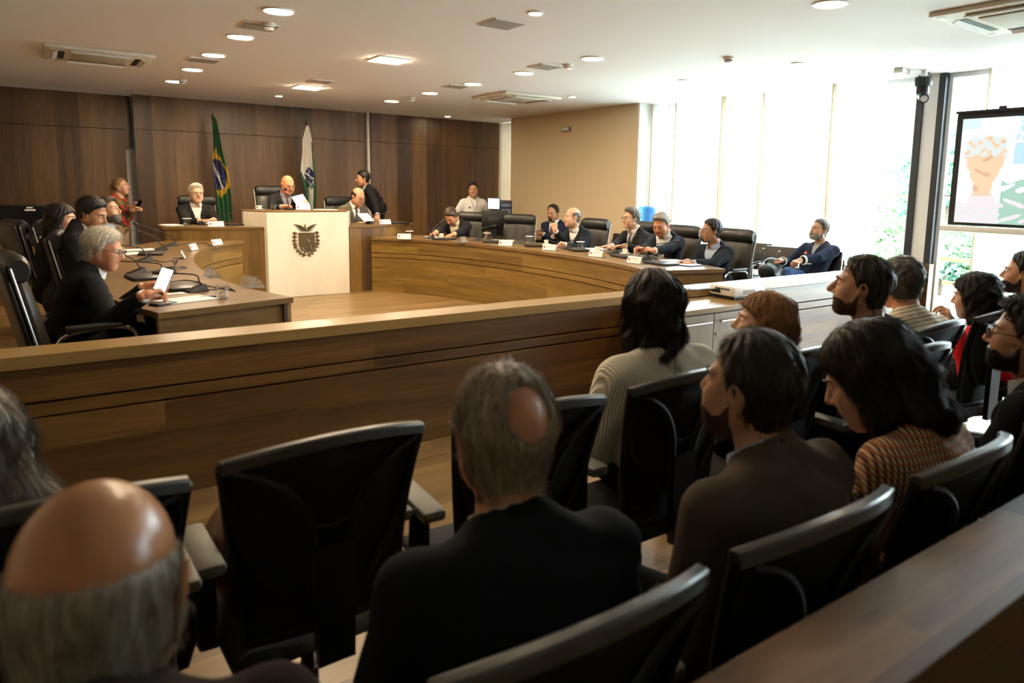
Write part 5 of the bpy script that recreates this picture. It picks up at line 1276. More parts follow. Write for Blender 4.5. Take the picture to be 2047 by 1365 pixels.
for pts, l in (([(342, 563), (365, 560), (388, 562), (420, 572), (465, 580)], 'black cable looping behind the raised phone'), ([(402, 580), (430, 578), (455, 574), (470, 582)], 'short black cable beside the tumbler'), ([(300, 516), (320, 523), (345, 521), (350, 527)], 'black cable crossing the middle of the left desk'), ([(350, 490), (375, 487), (410, 486), (420, 490)], 'thin black cable near the dais end of the left desk'), ([(285, 545), (300, 542), (330, 538), (345, 540)], 'black cable between the laptops on the left desk')):
    P = spline([at(x, y, Z=DESKZ+.006) for x, y in pts], 8); tag(MB().tube(P, .0045, 6).build('cable', M_BLACK), l, 'cable', 'microphone cables on the left desk')
p = at(423, 592, Z=DESKZ+.005); tag(MB().tube([p-(.07, -.01, 0), p+(.055, -.008, 0), p+(.07, -.01, 0)], [.0045, .0045, .001], 8).build('pen', mat('blue_pen', (.03, .03, .18), .3, bump=.005)), 'blue pen beside the nearest left microphone', 'pen')
p = at(349, 588, Z=DESKZ); tag(MB().box(p+(0, 0, .004), (.12, .05, .006), rz=.3, bev=.002).build('note_pad', M_PAPER), 'small cream note pad beside the nearest left laptop', 'note pad')
p = at(326, 609, Z=DESKZ); tag(MB().box(p+(0, 0, .008), (.13, .09, .015), rz=.5, bev=.004).build('wallet', M_LEATHER), 'black wallet at the near corner of the left desk', 'wallet')
# phones in hands
def phone(p, B, label, lit=False):
    t = thing('mobile_phone', label, 'phone', p); b_ = MB().box((0, 0, 0), (.074, .009, .155), M=B, bev=.004).build('body', M_BLACK, t)
    sm = mat('lit_phone_screen', (.7, .75, .75), .2, emit=(.85, .95, 1), estr=1.1, bump=.001) if lit else M_BLACKG
    MB().box(B@np.array([0, -.0053, 0]), (.066, .001, .145), M=B).build('screen', sm, t, smooth=False); return t
phone(PH9, frame(-15)@roty(.36)@rotx(-.40), 'phone with a bright lit screen held by the white-haired man', True)
phone(PH5, frame(-60)@rotx(-.3)@roty(.5), 'dark phone held up by the woman in red and green')
phone(PH13, frame(80)@rotx(-1.2), 'black phone in the balding man\'s hand, right desk'); phone(PH15, frame(100)@rotx(-1.0), 'phone held low by the man in the open white shirt')
p = at(858, 459, d=10.15); tag(MB().tube([p-(0, .01, .055), p+(0, .01, .05)], .0045, 8).build('pen', MATS['blue_pen']), 'blue pen upright in the writing man\'s hand', 'pen')
# ================================================================== TECHNICAL CORNER BEYOND THE DESK
tc_ = thing('side_table', 'low wooden side table carrying the black monitors, by the column', 'table', (6.3, 10.12, 0))
MB().box((0, 0, .70), (1.2, .78, .04)).build('table_top', W_DESK, tc_, smooth=False, bevel=.003)
for s in (-1, 1): MB().box((s*.6, 0, .34), (.04, .56, .68)).build('side_panel', W_PANEL, tc_, smooth=False)
MB().box((0, .26, .4), (1.16, .03, .56)).build('back_panel', W_PANEL, tc_, smooth=False)
def monitor(px, py, d, az, w, h, label, z0, lit=False, text=False):
    c = at(px, py, d=d); t = thing('monitor', label, 'monitor', (c[0], c[1], z0), math.radians(az)); cz = c[2]-z0
    MB().box((0, 0, cz), (w, .03, h), bev=.006).build('case', M_BLACK, t); MB().box((0, .03, cz-.02), (w*.5, .04, h*.5), bev=.012).build('back_bulge', M_BLACK, t)
    MB().box((0, -.0158, cz), (w-.03, .002, h-.03)).build('screen', mat('white_screen', (.7, .72, .75), .3, emit=(.92, .96, 1), estr=1.3, bump=.001) if lit else M_BLACKG, t, smooth=False)
    MB().box((0, .02, (cz-h/2)/2+.01), (.06, .025, max(.02, cz-h/2+.04))).box((0, .0, .008), (.24, .18, .015), bev=.005).build('stand', M_BLACK, t); return t
monitor(989, 441, 11.35, 150, .42, .33, 'back of a black monitor beside the empty leather chair', .72)
# the monitor's back faces the room: turn it round
monitor(987, 407, 12.0, -35, .22, .20, 'small screen showing a white page, above the black monitor', .72, lit=True)
c = at(1011, 407, d=12.15); t = thing('rack_unit', 'black and blue equipment box beside the small white screen', 'equipment', (c[0], c[1], 1.04), math.radians(-30))
MB().box((0, 0, .14), (.2, .3, .28), bev=.008).build('case', M_BLACK, t); MB().box((0, -.151, .2), (.16, .004, .05)).box((.0, -.151, .1), (.16, .004, .08)).build('front_plate', mat('blue_grey_panel', (.10, .14, .22), .4, bump=.01), t, smooth=False)
c2 = tag(MB().box((c[0], c[1], .88), (.34, .36, .32), bev=.004).build('equipment_stand', M_BLACK), 'black stand under the equipment box', 'stand')
# left side: dark wide monitor with two lines of small print, on a wooden stand
cL = at(62, 438, d=8.9); t = thing('wide_monitor', 'wide dark monitor with small print at the far left', 'monitor', (cL[0], cL[1], .70), math.radians(-4))
MB().box((0, 0, cL[2]-.70), (.66, .04, .36), bev=.006).build('case', M_BLACK, t); MB().box((0, -.021, cL[2]-.70), (.62, .002, .32)).build('screen', M_BLACKG, t, smooth=False)
mb = MB()
for k in range(5): mb.box((-.03+k*.013, -.0225, cL[2]-.70+.145), (.010, .001, .016))
for k in range(9): mb.box((-.05+k*.0125, -.0225, cL[2]-.70+.115), (.0095, .001, .02))
mb.build('small_print', M_PAPER, t, smooth=False); MB().box((0, .01, (cL[2]-.88)/2+.01), (.08, .03, cL[2]-.86)).box((0, 0, .008), (.3, .2, .015), bev=.004).build('stand', M_BLACK, t)
ts = thing('low_cabinet', 'low wooden cabinet under the wide dark monitor', 'cabinet', (cL[0], cL[1], 0)); MB().box((0, 0, .34), (.9, .45, .68)).build('body', W_PANEL, ts, smooth=False); MB().box((0, 0, .69), (.94, .48, .02)).build('top', W_DESK, ts, smooth=False)
# water cooler
wc = at(1294, 428, d=10.1); t = thing('water_cooler', 'white water cooler with a blue bottle before the curtains', 'water cooler', (wc[0], wc[1], 0))
MB().box((0, 0, .45), (.30, .30, .90), bev=.02).build('cabinet', M_WHITE, t); M_BLUEB = mat('blue_bottle', (.10, .36, .80), .12, trans=.55, ior=1.3, bump=.003)
zb = wc[2]
MB().lathe((0, 0, zb-.20), [(0, -.08), (.03, -.08), (.035, 0), (.115, .05), (.125, .09), (.122, .12), (.125, .15), (.122, .18), (.125, .21), (.12, .29), (.10, .31), (0, .315)], 28).build('bottle', M_BLUEB, t)
MB().lathe((0, 0, 0), [(0, .895), (.13, .895), (.13, zb-.24), (0, zb-.24)], 24).build('bottle_seat', M_WHITE, t)
for s in (-1, 1): MB().box((-.16, s*.05, .75), (.04, .03, .05), bev=.006).build('tap', M_BLACK, t)
# black bag on the empty visitor chair
bp = at(1512, 535, d=8.5); t = thing('shoulder_bag', 'black soft bag lying on the empty visitor chair', 'bag', (vc[0]-.02, vc[1], .48), .2)
f = lambda P: su(ell(P, (0, 0, .12), (.20, .13, .13)), ell(P, (.05, -.02, .20), (.13, .08, .07)), .06)+.008*np.sin(P[:, 0]*28+P[:, 2]*20)
W, F = nets(f, (-.25, -.2, -.05), (.25, .2, .32), .016); W[:, 2] = np.maximum(W[:, 2], .0); MB().add(W, F).build('body', M_LEATHER, t, angle=None, fix=False)
MB().tube(spline([(-.16, 0, .16), (-.1, .02, .235), (.06, .0, .255), (.16, 0, .18)], 8), .009, 6, flat=2).build('strap', M_BLACK, t)
# brown bag on the empty front-row chair, white strap hanging
t = thing('leather_bag', 'brown leather handbag on the empty front-row chair', 'bag', (.43, 1.90, .478), .3)
f = lambda P: ell(P, (0, 0, .13), (.15, .12, .15))+.012*np.sin(P[:, 0]*30+2*np.sin(P[:, 2]*14))+.006*np.sin(P[:, 1]*40)
W, F = nets(f, (-.2, -.18, -.04), (.2, .18, .33), .013); W[:, 2] = np.maximum(W[:, 2], .0); MB().add(W, F).build('body', mat('tan_leather', (.16, .06, .018), .35, bump=.2, bscale=30), t, angle=None, fix=False)
MB().tube(spline([(-.1, 0, .24), (-.06, 0, .36), (.06, .0, .36), (.1, 0, .24)], 8), .008, 6).build('handle', MATS['tan_leather'], t)
# projector on the credenza
pj = at(1481, 597, Z=.718); t = thing('projector', 'white projector on the low wooden cabinet', 'projector', (pj[0]+.05, pj[1]+.08, .718), -.03)
MB().box((0, 0, .065), (.37, .27, .085), bev=.022).build('case', M_WHITE, t)
MB().box((0, 0, .020), (.35, .25, .012)).build('bottom_plate', M_BLACK, t, smooth=False)
mb = MB()
for k in range(5): mb.box((-.187, -.07+k*.03, .08), (.004, .02, .012))
mb.box((-.187, .06, .055), (.004, .1, .02)); mb.build('sockets', M_BLACK, t, smooth=False)
mb = MB()
for k in range(8): mb.box((-.08+k*.018, -.1365, .06), (.007, .003, .035))
mb.build('vent', mat('vent_grey', (.3, .29, .26), .6, bump=.02), t, smooth=False)
MB().lathe((.10, .135, .068), [(0, 0), (.04, 0), (.04, .012), (.03, .014), (.028, .005), (0, .005)], 20, M=rotx(-PI/2)).build('lens', M_BLACKG, t)
MB().box((.06, .02, .109), (.07, .03, .003)).build('buttons', mat('pink_mark', (.6, .3, .25), .5, bump=.01), t, smooth=False)
for sx in (-1, 1):
    for sy in (-1, 1): MB().lathe((sx*.14, sy*.09, 0), [(0, 0), (.012, 0), (.012, .016), (0, .016)], 10).build('foot', M_BLACK, t)
for pts, l in (([(1365, 574), (1385, 578), (1410, 584), (1440, 588)], 'black video cable from the rail to the projector'), ([(1360, 573), (1390, 576), (1425, 582), (1441, 584)], 'second thinner black cable to the projector')):
    P = [np.append(at(x, y, Z=.80)[:2], zz) for (x, y), zz in zip(pts, (.79, .79, .79, .78))]; P[-1] = np.array([t.location[0]-.19, t.location[1]+.02+.03*('second' in l), .79]); P[-2] = P[-1]-(.12, -.05, 0.0); tag(MB().tube(spline(P, 8), .005 if 'video' in l else .0035, 6).build('cable', M_BLACK), l, 'cable', 'projector cables')
# plastic cup in the hand of the woman in red
c = at(1908, 636, d=3.80); t = thing('plastic_cup', 'clear patterned plastic cup held by the woman in red', 'cup', c); MB().lathe((0, 0, -.05), [(0, 0), (.027, 0), (.036, .10), (.0345, .10), (.0255, .003), (0, .003)], 18).build('cup', M_ACRYL, t)
# ================================================================== FLAGS
def flag(px, ytop, Yw, label, colour, mats, x0f, x1f, ztop, zbot, folds=3.2):
    p = at(px, ytop, Y=Yw); t = thing('flag', label, 'flag', (p[0], Yw, .2)); org = np.array([p[0], Yw, .2]); zt = p[2]-.2
    MB().tube([(0, 0, 0), (0, 0, zt-.12)], .012, 10).lathe((0, 0, 0), [(0, 0), (.14, 0), (.14, .02), (.03, .05), (0, .05)], 24).build('pole', mat('flag_pole_wood', (.05, .028, .014), .4, bump=.01), t)
    MB().lathe((0, 0, zt-.13), [(0, 0), (.016, .005), (.022, .03), (.018, .06), (.006, .11), (0, .13)], 12).build('finial', mat('dark_bronze', (.06, .045, .03), .4, metal=.7, bump=.01), t)
    nu, nv = 90, 120; U, V = np.meshgrid(np.linspace(0, 1, nu), np.linspace(0, 1, nv)); z = ztop-.2+(zbot-ztop)*V
    e = np.clip(V*3.2, 0, 1)**.7
    wob = .010*np.sin(V*9+2*U)
    x = np.interp(V, [0, .15, .5, 1], [x0f[0], x0f[1], x0f[2], x0f[3]])+(np.interp(V, [0, .15, .5, 1], [x1f[0], x1f[1], x1f[2], x1f[3]])-np.interp(V, [0, .15, .5, 1], x0f))*U+wob*e
    y = -.03-.045*e*np.sin(2*PI*folds*U+1.2*np.sin(V*4))-.03*e
    zz = z-.10*(1-np.abs(2*U-1.1))*V*np.clip(V-.6, 0, 1)
    G = np.stack([x, y, zz], -1); Uc, Vc = (U[:-1, :-1]+U[1:, 1:])/2, (V[:-1, :-1]+V[1:, 1:])/2
    MB().grid(G, mi=colour(Uc, Vc).reshape(-1).astype(int)).build('cloth', mats, t, angle=None, fix=False)
fm = lambda n, c: mat('flag_'+n, c, .75, bump=.05, sheen=.1)
FG, FY, FB, FW, FG2, FD = fm('green', (.010, .11, .035)), fm('yellow', (.62, .40, .015)), fm('blue', (.012, .018, .11)), fm('white', (.66, .64, .60)), fm('dark_green', (.012, .085, .04)), fm('star', (.7, .7, .66))
def br(U, V):
    c = np.zeros_like(U); dia = np.abs(V-.55-.06*(U-.5))/.255+np.abs(U-.32)/1.15 < .95; c[dia] = 1
    ci = ((U-.28)/.62)**2+((V-.555)/.155)**2 < 1; c[ci] = 2
    c[ci & (np.abs(U-(.06+(V-.43)*1.9)) < .075) & (V > .44) & (V < .70)] = 3
    for a, b in ((.12, .62), (.2, .66), (.55, .57), (.62, .62), (.08, .56), (.3, .69)): c[ci & (((U-a)/.02)**2+((V-b)/.006)**2 < 1)] = 3
    return c
flag(425, 224, 12.62, 'green, yellow and blue flag on a pole between the left dais chair and podium', br, [FG, FY, FB, FW], [0, -.03, -.045, -.02], [.03, .07, .16, .22], 2.56, .93)
def pr(U, V):
    c = np.zeros_like(U); c[(U < .42-(V-.55)*.3) & (V > .50+.3*U) & (V < .88)] = 1; c[(U > .90-.12*V) & (V > .18)] = 1
    ci = ((U-.60)/.26)**2+((V-.545)/.095)**2 < 1; c[ci] = 2
    c[ci & (np.abs((V-.555)-(U-.6)*.12) < .012)] = 0
    c[((U-.62)/.07)**2+((V-.505)/.016)**2 < 1] = 0
    w = (np.abs(V-.665-.02*np.sin(U*40)) < .022) & (U > .38) & (U < .86); c[w] = 1
    w2 = (np.abs(U-.36-.02*np.sin(V*90)) < .035) & (V > .53) & (V < .66); c[w2] = 3
    return c
flag(612, 236, 12.62, 'white and green flag with a blue disc, right behind the podium', pr, [FW, FG2, FB, fm('wreath', (.02, .03, .05))], [-.01, -.10, -.14, -.02], [.03, .07, .11, .10], 2.52, .98, 2.3)

# ================================================================== COAT OF ARMS on the podium
M_BRZ = mat('antique_bronze', (.22, .18, .10), .34, metal=.85, bump=.15, bscale=60); M_BRZL = mat('polished_bronze', (.42, .36, .25), .25, metal=.9, bump=.05, bscale=60); M_BRZD = mat('dark_bronze_field', (.12, .088, .045), .5, metal=.6, bump=.1, bscale=120)
ec = at(612, 480, Y=9.895); ca = thing('coat_of_arms', 'bronze shield emblem with eagle and wreath on the marble podium front', 'emblem', (ec[0], 9.899, ec[2]))
S_ = 1/15.16*.00705    # crop pixels -> metres
def cp(x, y, d=0): return np.array([(x-637)*S_, -d, (690-y)*S_])
# relief pieces live in local x, z with depth toward -Y
def plate(pts, d0, d1):
    n = len(pts); V = [cp(x, y, d0) for x, y in pts]+[cp(x, y, d1) for x, y in pts]
    return V, [(i, (i+1) % n, n+(i+1) % n, n+i) for i in range(n)]+[tuple(range(n)), tuple(range(n, 2*n))]
sh_ = [(425, 480), (875, 480)]+[(882, 700), (885, 800), (872, 880), (830, 950), (770, 1000), (660, 1030), (560, 1005), (490, 950), (452, 880), (432, 800)]
def grow(p, k): return [(660+(x-660)*k, 750+(y-750)*k) for x, y in p]
MB().add(*plate(grow(sh_, 1.06), 0, .012)).build('shield_rim', M_BRZL, ca, smooth=False, bevel=.002)
MB().add(*plate(sh_, .0, .0135)).build('shield_field', M_BRZD, ca, smooth=False)
mb = MB()
for poly in ([(455, 615), (540, 535), (590, 610)], [(560, 600), (600, 520), (650, 600)], [(740, 600), (790, 530), (845, 600)]): mb.add(*plate(poly, .012, .0175))
mb.build('mountains', M_BRZL, ca, smooth=False)
mb = MB(); mb.tube([cp(440, 620, .0145), cp(875, 620, .0145)], .0016, 6); mb.build('chief_line', M_BRZL, ca)
rp_ = MB()
for pts, r in (([(680, 660), (700, 690), (730, 730)], .0035), ([(735, 735), (760, 760), (740, 790)], .003), ([(740, 740), (660, 745), (600, 840)], .0032), ([(740, 790), (640, 830), (520, 895)], .002), ([(520, 895), (545, 950), (590, 985)], .0028), ([(735, 790), (710, 860), (715, 930), (690, 990)], .0034), ([(740, 790), (755, 870), (790, 960)], .0034)): rp_.tube([cp(x, y, .0155) for x, y in pts], r, 7)
rp_.build('reaper_figure', M_BRZL, ca)
mb = MB()
for s in (-1, 1):
    for k in range(7):
        f_ = k/6; a = cp(637+s*(35+10*f_), 330+95*f_, .006); tip = cp(637+s*(365-150*f_**1.3-10), 205+75*f_+130*f_**2, .004); mid = (a+tip)/2+np.array([0, -.003, .010*(1-f_)])
        mb.tube(spline([a, mid, tip], 4), [.0065, .0072, .0075, .0078, .007, .0055, .004, .003, .0015][:9], 7, flat=.55)
mb.build('wings', M_BRZ, ca)
mb = MB(); mb.tube([cp(640, 440, .008), cp(640, 380, .010), cp(630, 310, .010), cp(620, 255, .009), cp(618, 225, .008)], [.006, .018, .013, .014, .008], 10); mb.tube([cp(600, 240, .012), cp(575, 250, .012)], [.005, .001], 6); mb.build('eagle_body', M_BRZ, ca)
for s in (-1, 1):
    mb = MB()
    pth = [(637+s*318, 480), (637+s*330, 590), (637+s*338, 700), (637+s*325, 800), (637+s*300, 880), (637+s*235, 985), (637+s*160, 1060), (637+s*70, 1110)]
    for k, (x, y) in enumerate(pth):
        nx, ny = pth[min(k+1, len(pth)-1)] if k < len(pth)-1 else (x-s*60, y+30); u = cp(nx, ny)-cp(x, y); u /= np.linalg.norm(u); c = cp(x, y, .007)
        mb.tube([c-u*.026, c-u*.016, c, c+u*.016, c+u*.026], [.008, .0185, .0225, .0185, .008], 10, flat=.6)
        w_ = np.array([-u[2], 0, u[0]])
        for q in (-1, 1): mb.tube([c+w_*q*.008-u*.014, c+w_*q*.024-u*.004, c+w_*q*.027+u*.012], [.006, .010, .003], 7)
    mb.tube([cp(637-s*10, 1120, .006), cp(637+s*-60, 1150, .006), cp(637-s*125, 1185, .005)], [.006, .007, .005], 8)
    mb.build('wreath_branch', M_BRZ, ca)

# ================================================================== PROJECTION SCREEN
XS = 7.55
def sc(x, y, dx=0): return at(x, y, X=XS+dx)
y0 = sc(1914, 228)[1]; zT = sc(1914, 228)[2]; zB = sc(1898, 449)[2]; W_ = 1.95; y1 = y0-W_
ps_ = thing('projection_screen', 'pull-up projection screen with black border at the right edge', 'projection screen', (XS, (y0+y1)/2, 0))
cy_ = 0
M_SCRB = mat('screen_border', (.012, .012, .014), .6, bump=.02)
yy = lambda a: a-(y0+y1)/2
MB().box((.012, yy((y0+y1)/2), (zT+zB)/2), (.006, W_, zT-zB)).build('border', M_SCRB, ps_, smooth=False)
MB().box((0, yy((y0+y1)/2), zT+.012), (.035, W_+.02, .025)).box((0, yy(y0-.42), zT+.035), (.02, .07, .03)).build('top_bar', M_SCRB, ps_, smooth=False, bevel=.003)
MB().box((.0, yy((y0+y1)/2), zB-.035), (.075, W_+.12, .06), bev=.012).build('casing', M_WHITE, ps_)
MB().tube([(.05, yy((y0+y1)/2), .02), (.05, yy((y0+y1)/2), zT+.05)], .012, 8).build('support_pole', M_STEEL, ps_)
mb = MB()
for s in (-1, 1): mb.box((.02, s*.6, .018), (.30, .035, .03))
mb.box((.05, 0, .018), (.04, 1.2, .03)); mb.build('foot_frame', M_DKMETAL, ps_, smooth=False); MB().box((.03, 0, (zB-.05)/2), (.05, .05, zB-.05)).build('column', M_DKMETAL, ps_, smooth=False)
def em(n, c, s=1.0): return mat('projected_'+n, [v*.12 for v in c], .8, emit=[v**1.6 for v in c], estr=s*.60, bump=.001, spec=.1)
SW, SB, SO, SO2, SGY, SGN, SPK, SCY = em('white', (.90, .95, .98)), em('blue', (.62, .80, .90)), em('orange', (.90, .70, .55)), em('dark_orange', (.80, .58, .45)), em('grey', (.76, .82, .82)), em('green', (.52, .70, .62)), em('pink_grey', (.84, .79, .82)), em('cyan', (.74, .90, .92))
im = MB(); zt, zb = zT-.055, zB+.03; ya, yb = yy(y0)-.06, yy(y1)+.06
# image plane: u from the left (window end) to the right, v from the top
iu, iv = 240, 160; U, V = np.meshgrid((np.arange(iu)+.5)/iu, (np.arange(iv)+.5)/iv)
ca_ = np.zeros_like(U, int)
h_ = zt-zb; wI = ya-yb; asp = wI/h_
u2 = U*asp    # in picture heights
nz_ = .008*np.sin(V*60)+.006*np.sin(u2*70+V*30)+.005*np.sin(V*151+u2*40)
hw = np.interp(V, [.17, .22, .35, .45, .55, .64, .72, .80], [.14, .21, .22, .19, .14, .10, .10, .16])+nz_
cxr = .235; rock = (np.abs(u2-cxr) < hw*.85) & (V > .18+.01*np.sin(u2*40)) & (V < .80)
ca_[V > .78+.03*np.sin(u2*20)] = 6; ca_[(V > .83) & (np.sin(u2*55)*np.sin(V*90) > .3)] = 4
ca_[rock] = 2; ca_[rock & (np.sin(V*38+u2*7+2*np.sin(u2*19))+np.sin(u2*26+3*np.sin(V*17)) > 1.25)] = 3; ca_[rock & (V < .36) & (np.sin(u2*60+2*np.sin(V*40))*.7+np.sin(V*50+2*np.sin(u2*33)) > -.45)] = 4; ca_[rock & (V > .74)] = 6
ca_[(V < .10) & (u2 < .17)] = 7; ca_[(V < .44) & (u2 > .50-.05*V)] = 1
gr = (u2 > .40) & (V > .60+.02*np.sin(u2*30)) & (np.sin(u2*35+4*np.sin(V*20))+np.sin(V*45) > -.6); ca_[gr] = 5
Gy = ya-(ya-yb)*np.linspace(0, 1, iu+1); Gz = zt-(zt-zb)*np.linspace(0, 1, iv+1)
G = np.stack(np.broadcast_arrays(np.full((1, 1), .006), Gy[None, :], Gz[:, None]), -1)
MB().grid(G, mi=ca_.reshape(-1)).build('projected_picture', [SW, SB, SO, SO2, SGY, SGN, SPK, SCY], ps_, smooth=False, fix=False)
def text(s, size, M_, loc, mt, name, parent, ext=.0015):
    cu = bpy.data.curves.new('tmp_text', 'FONT'); cu.body = s; cu.size = size; cu.extrude = ext; cu.offset = size*.03
    o = bpy.data.objects.new('tmp_text', cu); COL.objects.link(o); bpy.context.view_layer.update()
    me = bpy.data.meshes.new_from_object(o); bpy.data.objects.remove(o); me.transform(np_mat(M_, loc)); me.materials.clear(); me.materials.append(mt)
    r = bpy.data.objects.new(name, me); COL.objects.link(r); r.parent = parent; return r
TM = np.array([[0, 0, -1.], [-1, 0, 0], [0, 1, 0]])   # text reads along -Y, faces -X
tx = lambda px, py: (.003, sc(px, py)[1]-(y0+y1)/2, sc(px, py)[2])
SWT = em('lettering', (1, 1, 1), 1.15)
text('P', .145, TM, tx(2033, 258), SWT, 'lettering', ps_); text('20', .145, TM, tx(2030, 284), SWT, 'lettering', ps_)

# ================================================================== CEILING CAMERA AND EMERGENCY LIGHTS
pc = at(1848, 140, Z=CEIL); pt = thing('ceiling_camera', 'black domed video camera hanging from the ceiling before the window', 'camera', (pc[0], pc[1], CEIL))
MB().lathe((0, 0, 0), [(0, 0), (.05, 0), (.05, -.006), (0, -.006)], 20).tube([(0, 0, -.005), (0, 0, -.075)], .03, 12).build('mount', M_WHITE, pt)
MB().lathe((0, 0, -.075), [(0, 0), (.082, 0), (.085, -.01), (.085, -.085), (.075, -.095), (0, -.095)], 28).build('base', M_BLACK, pt)
MB().lathe((0, 0, -.17), [(0, 0), (.064, 0), (.066, -.06), (.05, -.11), (.03, -.13), (0, -.135)], 24).build('yoke', M_BLACK, pt)
v = np.array([-.62, -.45, -.38]); v /= np.linalg.norm(v); cc = np.array([0, 0, -.245])
hd_ = MB().tube([cc-v*.07, cc, cc+v*.09, cc+v*.14], [.045, .052, .05, .047], 18).build('head', M_BLACK, pt); MB().tube([cc+v*.139, cc+v*.142], [.036, .034], 18).build('lens', mat('lens_glass', (.5, .5, .48), .1, bump=.001), hd_)
MB().tube(spline([(.02, .0, -.02), (.08, -.02, -.03), (.13, -.03, -.09), (.07, -.03, -.14)], 6), .006, 6).build('cable', M_BLACK, pt)
MB().box((-.05, -.05, -.11), (.02, .02, .05)).build('label_mark', M_WHITE, pt, smooth=False)
p = at(1820, 143, Z=CEIL-.03); t = thing('emergency_light', 'white emergency lamp with a red dot on the ceiling beside the camera', 'emergency light', (p[0]-.02, p[1]+.08, CEIL)); MB().box((0, 0, -.025), (.24, .09, .05), rz=.2, bev=.006).build('case', M_WHITE, t); MB().lathe((-.03, -.06, -.045), [(0, 0), (.008, 0), (.006, -.006), (0, -.008)], 8).build('indicator', MATS['red_led'], t)
p = at(1133, 259, X=7.455); t = thing('emergency_light', 'grey emergency lamp with a red dot on the beige column', 'emergency light', (7.46, p[1], p[2]))
MB().box((-.02, 0, 0), (.04, .24, .085), bev=.008).build('case', mat('grey_plastic', (.30, .29, .28), .5, bump=.01), t); MB().box((-.042, .0, .008), (.004, .19, .045)).build('lamp_row', M_WHITE, t, smooth=False); MB().lathe((-.03, -.02, -.046), [(0, 0), (.008, 0), (.006, -.006), (0, -.008)], 8).build('indicator', MATS['red_led'], t)
# ================================================================== OUTSIDE
struct(MB().box((16, 4, -.12), (15.8, 30, .1)).build('floor_outside', mat('pale_paving', (.60, .62, .58), .9, var=.08, vscale=3, bump=.1, bscale=20), smooth=False))
br_ = thing('balcony_rail', 'wooden handrail outside the window beside the posts', 'railing', (8.62, 3.9, -.07))
MB().box((0, -.05, .88), (.09, 1.15, .05)).build('handrail', W_CAP, br_, smooth=False, bevel=.004); MB().box((0, -.25, .60), (.06, .75, .045)).build('lower_rail', W_CAP, br_, smooth=False, bevel=.004)
for yy_ in (-.6, .5): MB().box((0, yy_, .44), (.05, .05, .88)).build('post', M_STEEL, br_, smooth=False)
M_LEAF = mat('leaf_green', (.26, .44, .20), .55, var=.4, vscale=1.2, bump=.02); M_LEAF2 = mat('leaf_bluegreen', (.24, .44, .32), .55, var=.4, vscale=1.2, bump=.02); M_BARK = mat('bark', (.12, .09, .065), .9, bump=.5, bscale=30)
def foliage(mb, c, r, n, sz, seed):
    g = np.random.default_rng(seed); v = g.normal(size=(n, 3)); v /= np.linalg.norm(v, axis=1)[:, None]; p = np.array(c)+v*np.array(r)*g.uniform(.35, 1, (n, 1))**.6
    p += .25*np.sin(p*2.3+seed)*np.array([1, 1, .6])
    a = g.normal(size=(n, 3)); a /= np.linalg.norm(a, axis=1)[:, None]; b = np.cross(a, g.normal(size=(n, 3))); b /= np.linalg.norm(b, axis=1)[:, None]; k = np.cross(a, b)
    s = sz*g.uniform(.6, 1.3, (n, 1)); V = np.stack([p-a*s, p+b*s*.45+k*s*.12, p+a*s, p-b*s*.45+k*s*.12], 1).reshape(-1, 3); i = np.arange(n)[:, None]*4
    mb.add(V, np.concatenate([i+[0, 1, 2], i+[0, 2, 3]]))
def tree(x, y, ht, r, label, ml, seed, n=5200):
    t = thing('tree', label, 'tree', (x, y, -.07), 0, 'trees outside the windows')
    MB().tube(spline([(0, 0, 0), (.05, .04, ht*.3), (-.03, .08, ht*.6), (.0, 0, ht*.9)], 6), np.linspace(.13, .05, 19), 9).tube([(0, .05, ht*.45), (.3, .5, ht*.7), (.5, .9, ht*.8)], [.06, .04, .02], 7).tube([(0, .05, ht*.4), (-.2, -.6, ht*.65), (-.3, -1., ht*.8)], [.06, .04, .02], 7).build('trunk', M_BARK, t)
    mb = MB(); foliage(mb, (0, 0, ht*.72), (r, r*1.2, ht*.30), n, .10, seed); foliage(mb, (.2, .6, ht*.5), (r*.8, r*.8, ht*.22), n//3, .10, seed+9); mb.build('crown', ml, t, smooth=False, fix=False)
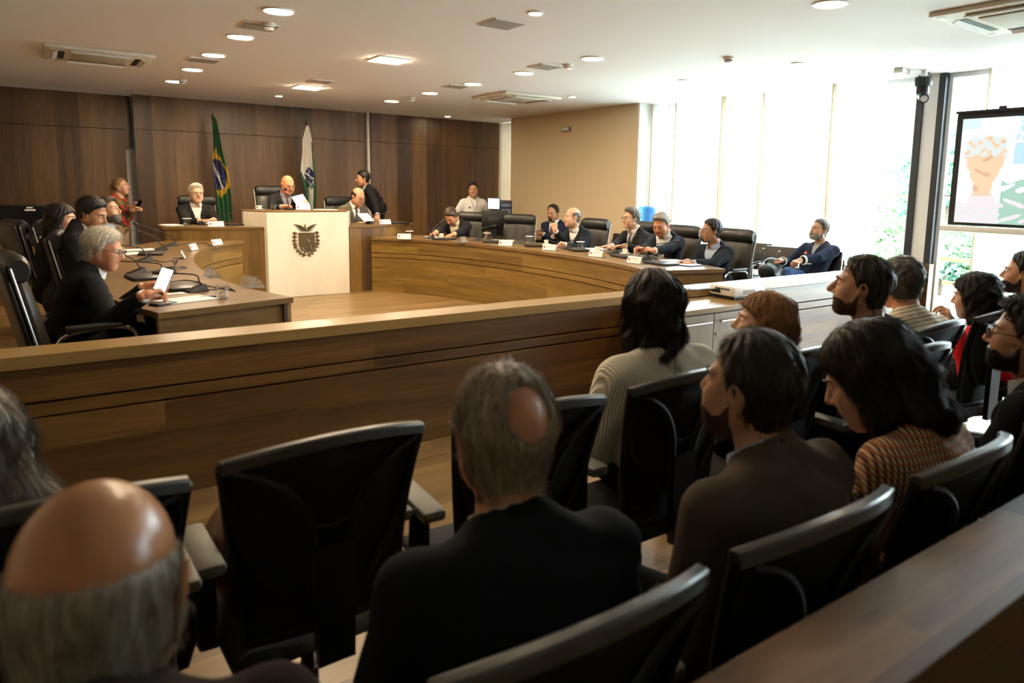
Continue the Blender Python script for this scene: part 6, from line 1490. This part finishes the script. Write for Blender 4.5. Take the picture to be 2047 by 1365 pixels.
def bush(x, y, h, r, label, ml, seed, n=3000):
    t = thing('bush', label, 'bush', (x, y, -.07), 0, 'bushes outside the windows')
    mb = MB(); foliage(mb, (0, 0, h*.55), (r, r*1.3, h*.5), n, .075, seed); mb.build('leaves', ml, t, smooth=False, fix=False)
    MB().tube([(0, 0, 0), (.03, .02, h*.5)], [.03, .015], 7).tube([(0, 0, 0), (.15, .2, h*.5)], [.025, .01], 7).tube([(0, 0, 0), (-.12, -.2, h*.5)], [.025, .01], 7).build('stem', M_BARK, t)
def bp_(px, py, X): p = at(px, py, X=X); return p[0], p[1]
for px, py, X, h, r, l, ml, sd in ((1795, 480, 11.5, 1.35, .65, 'leafy bush outside left of the dark window posts', M_LEAF, 1), (1885, 500, 11.8, 1.25, .6, 'leafy bush outside between the posts and the screen', M_LEAF2, 2), (1950, 505, 12.4, 1.3, .8, 'leafy bush outside below the left end of the projection screen', M_LEAF2, 3), (2040, 500, 12.0, 1.3, .7, 'leafy bush outside at the right edge of the photo', M_LEAF, 4)):
    x_, y_ = bp_(px, py, X); bush(x_, y_, h, r, l, ml, sd)
for px, py, X, h, r, l, ml, sd, n in ((1893, 380, 13.2, 3.0, .75, 'slender tree outside just right of the window posts', M_LEAF2, 5, 2200), (1810, 440, 14.5, 1.7, .8, 'low tree outside left of the window posts', M_LEAF, 7, 1500), (1985, 480, 14.5, 2.4, 1.2, 'spreading tree outside behind the projection screen', M_LEAF2, 6, 2600)):
    x_, y_ = bp_(px, py, X); tree(x_, y_, h, r, l, ml, sd, n)
# ================================================================== LIGHT
w = bpy.data.worlds.new('world'); SC.world = w; w.use_nodes = True
nt = w.node_tree; bg = nt.nodes['Background']
tc = N(nt, 'ShaderNodeTexCoord'); sp = N(nt, 'ShaderNodeSeparateXYZ'); nt.links.new(tc.outputs['Generated'], sp.inputs[0])
rp = N(nt, 'ShaderNodeValToRGB'); e = rp.color_ramp.elements
e[0].position = .0; e[0].color = (.70, .80, .86, 1); e[1].position = .25; e[1].color = (.80, .91, 1, 1)
nt.links.new(sp.outputs['Z'], rp.inputs['Fac']); nt.links.new(rp.outputs[0], bg.inputs['Color'])
bg.inputs['Strength'].default_value = 18
SC.view_settings.view_transform = 'Standard'; SC.view_settings.look = 'None'; SC.view_settings.gamma = 1; SC.view_settings.use_curve_mapping = False
SC.view_settings.exposure = 1.0
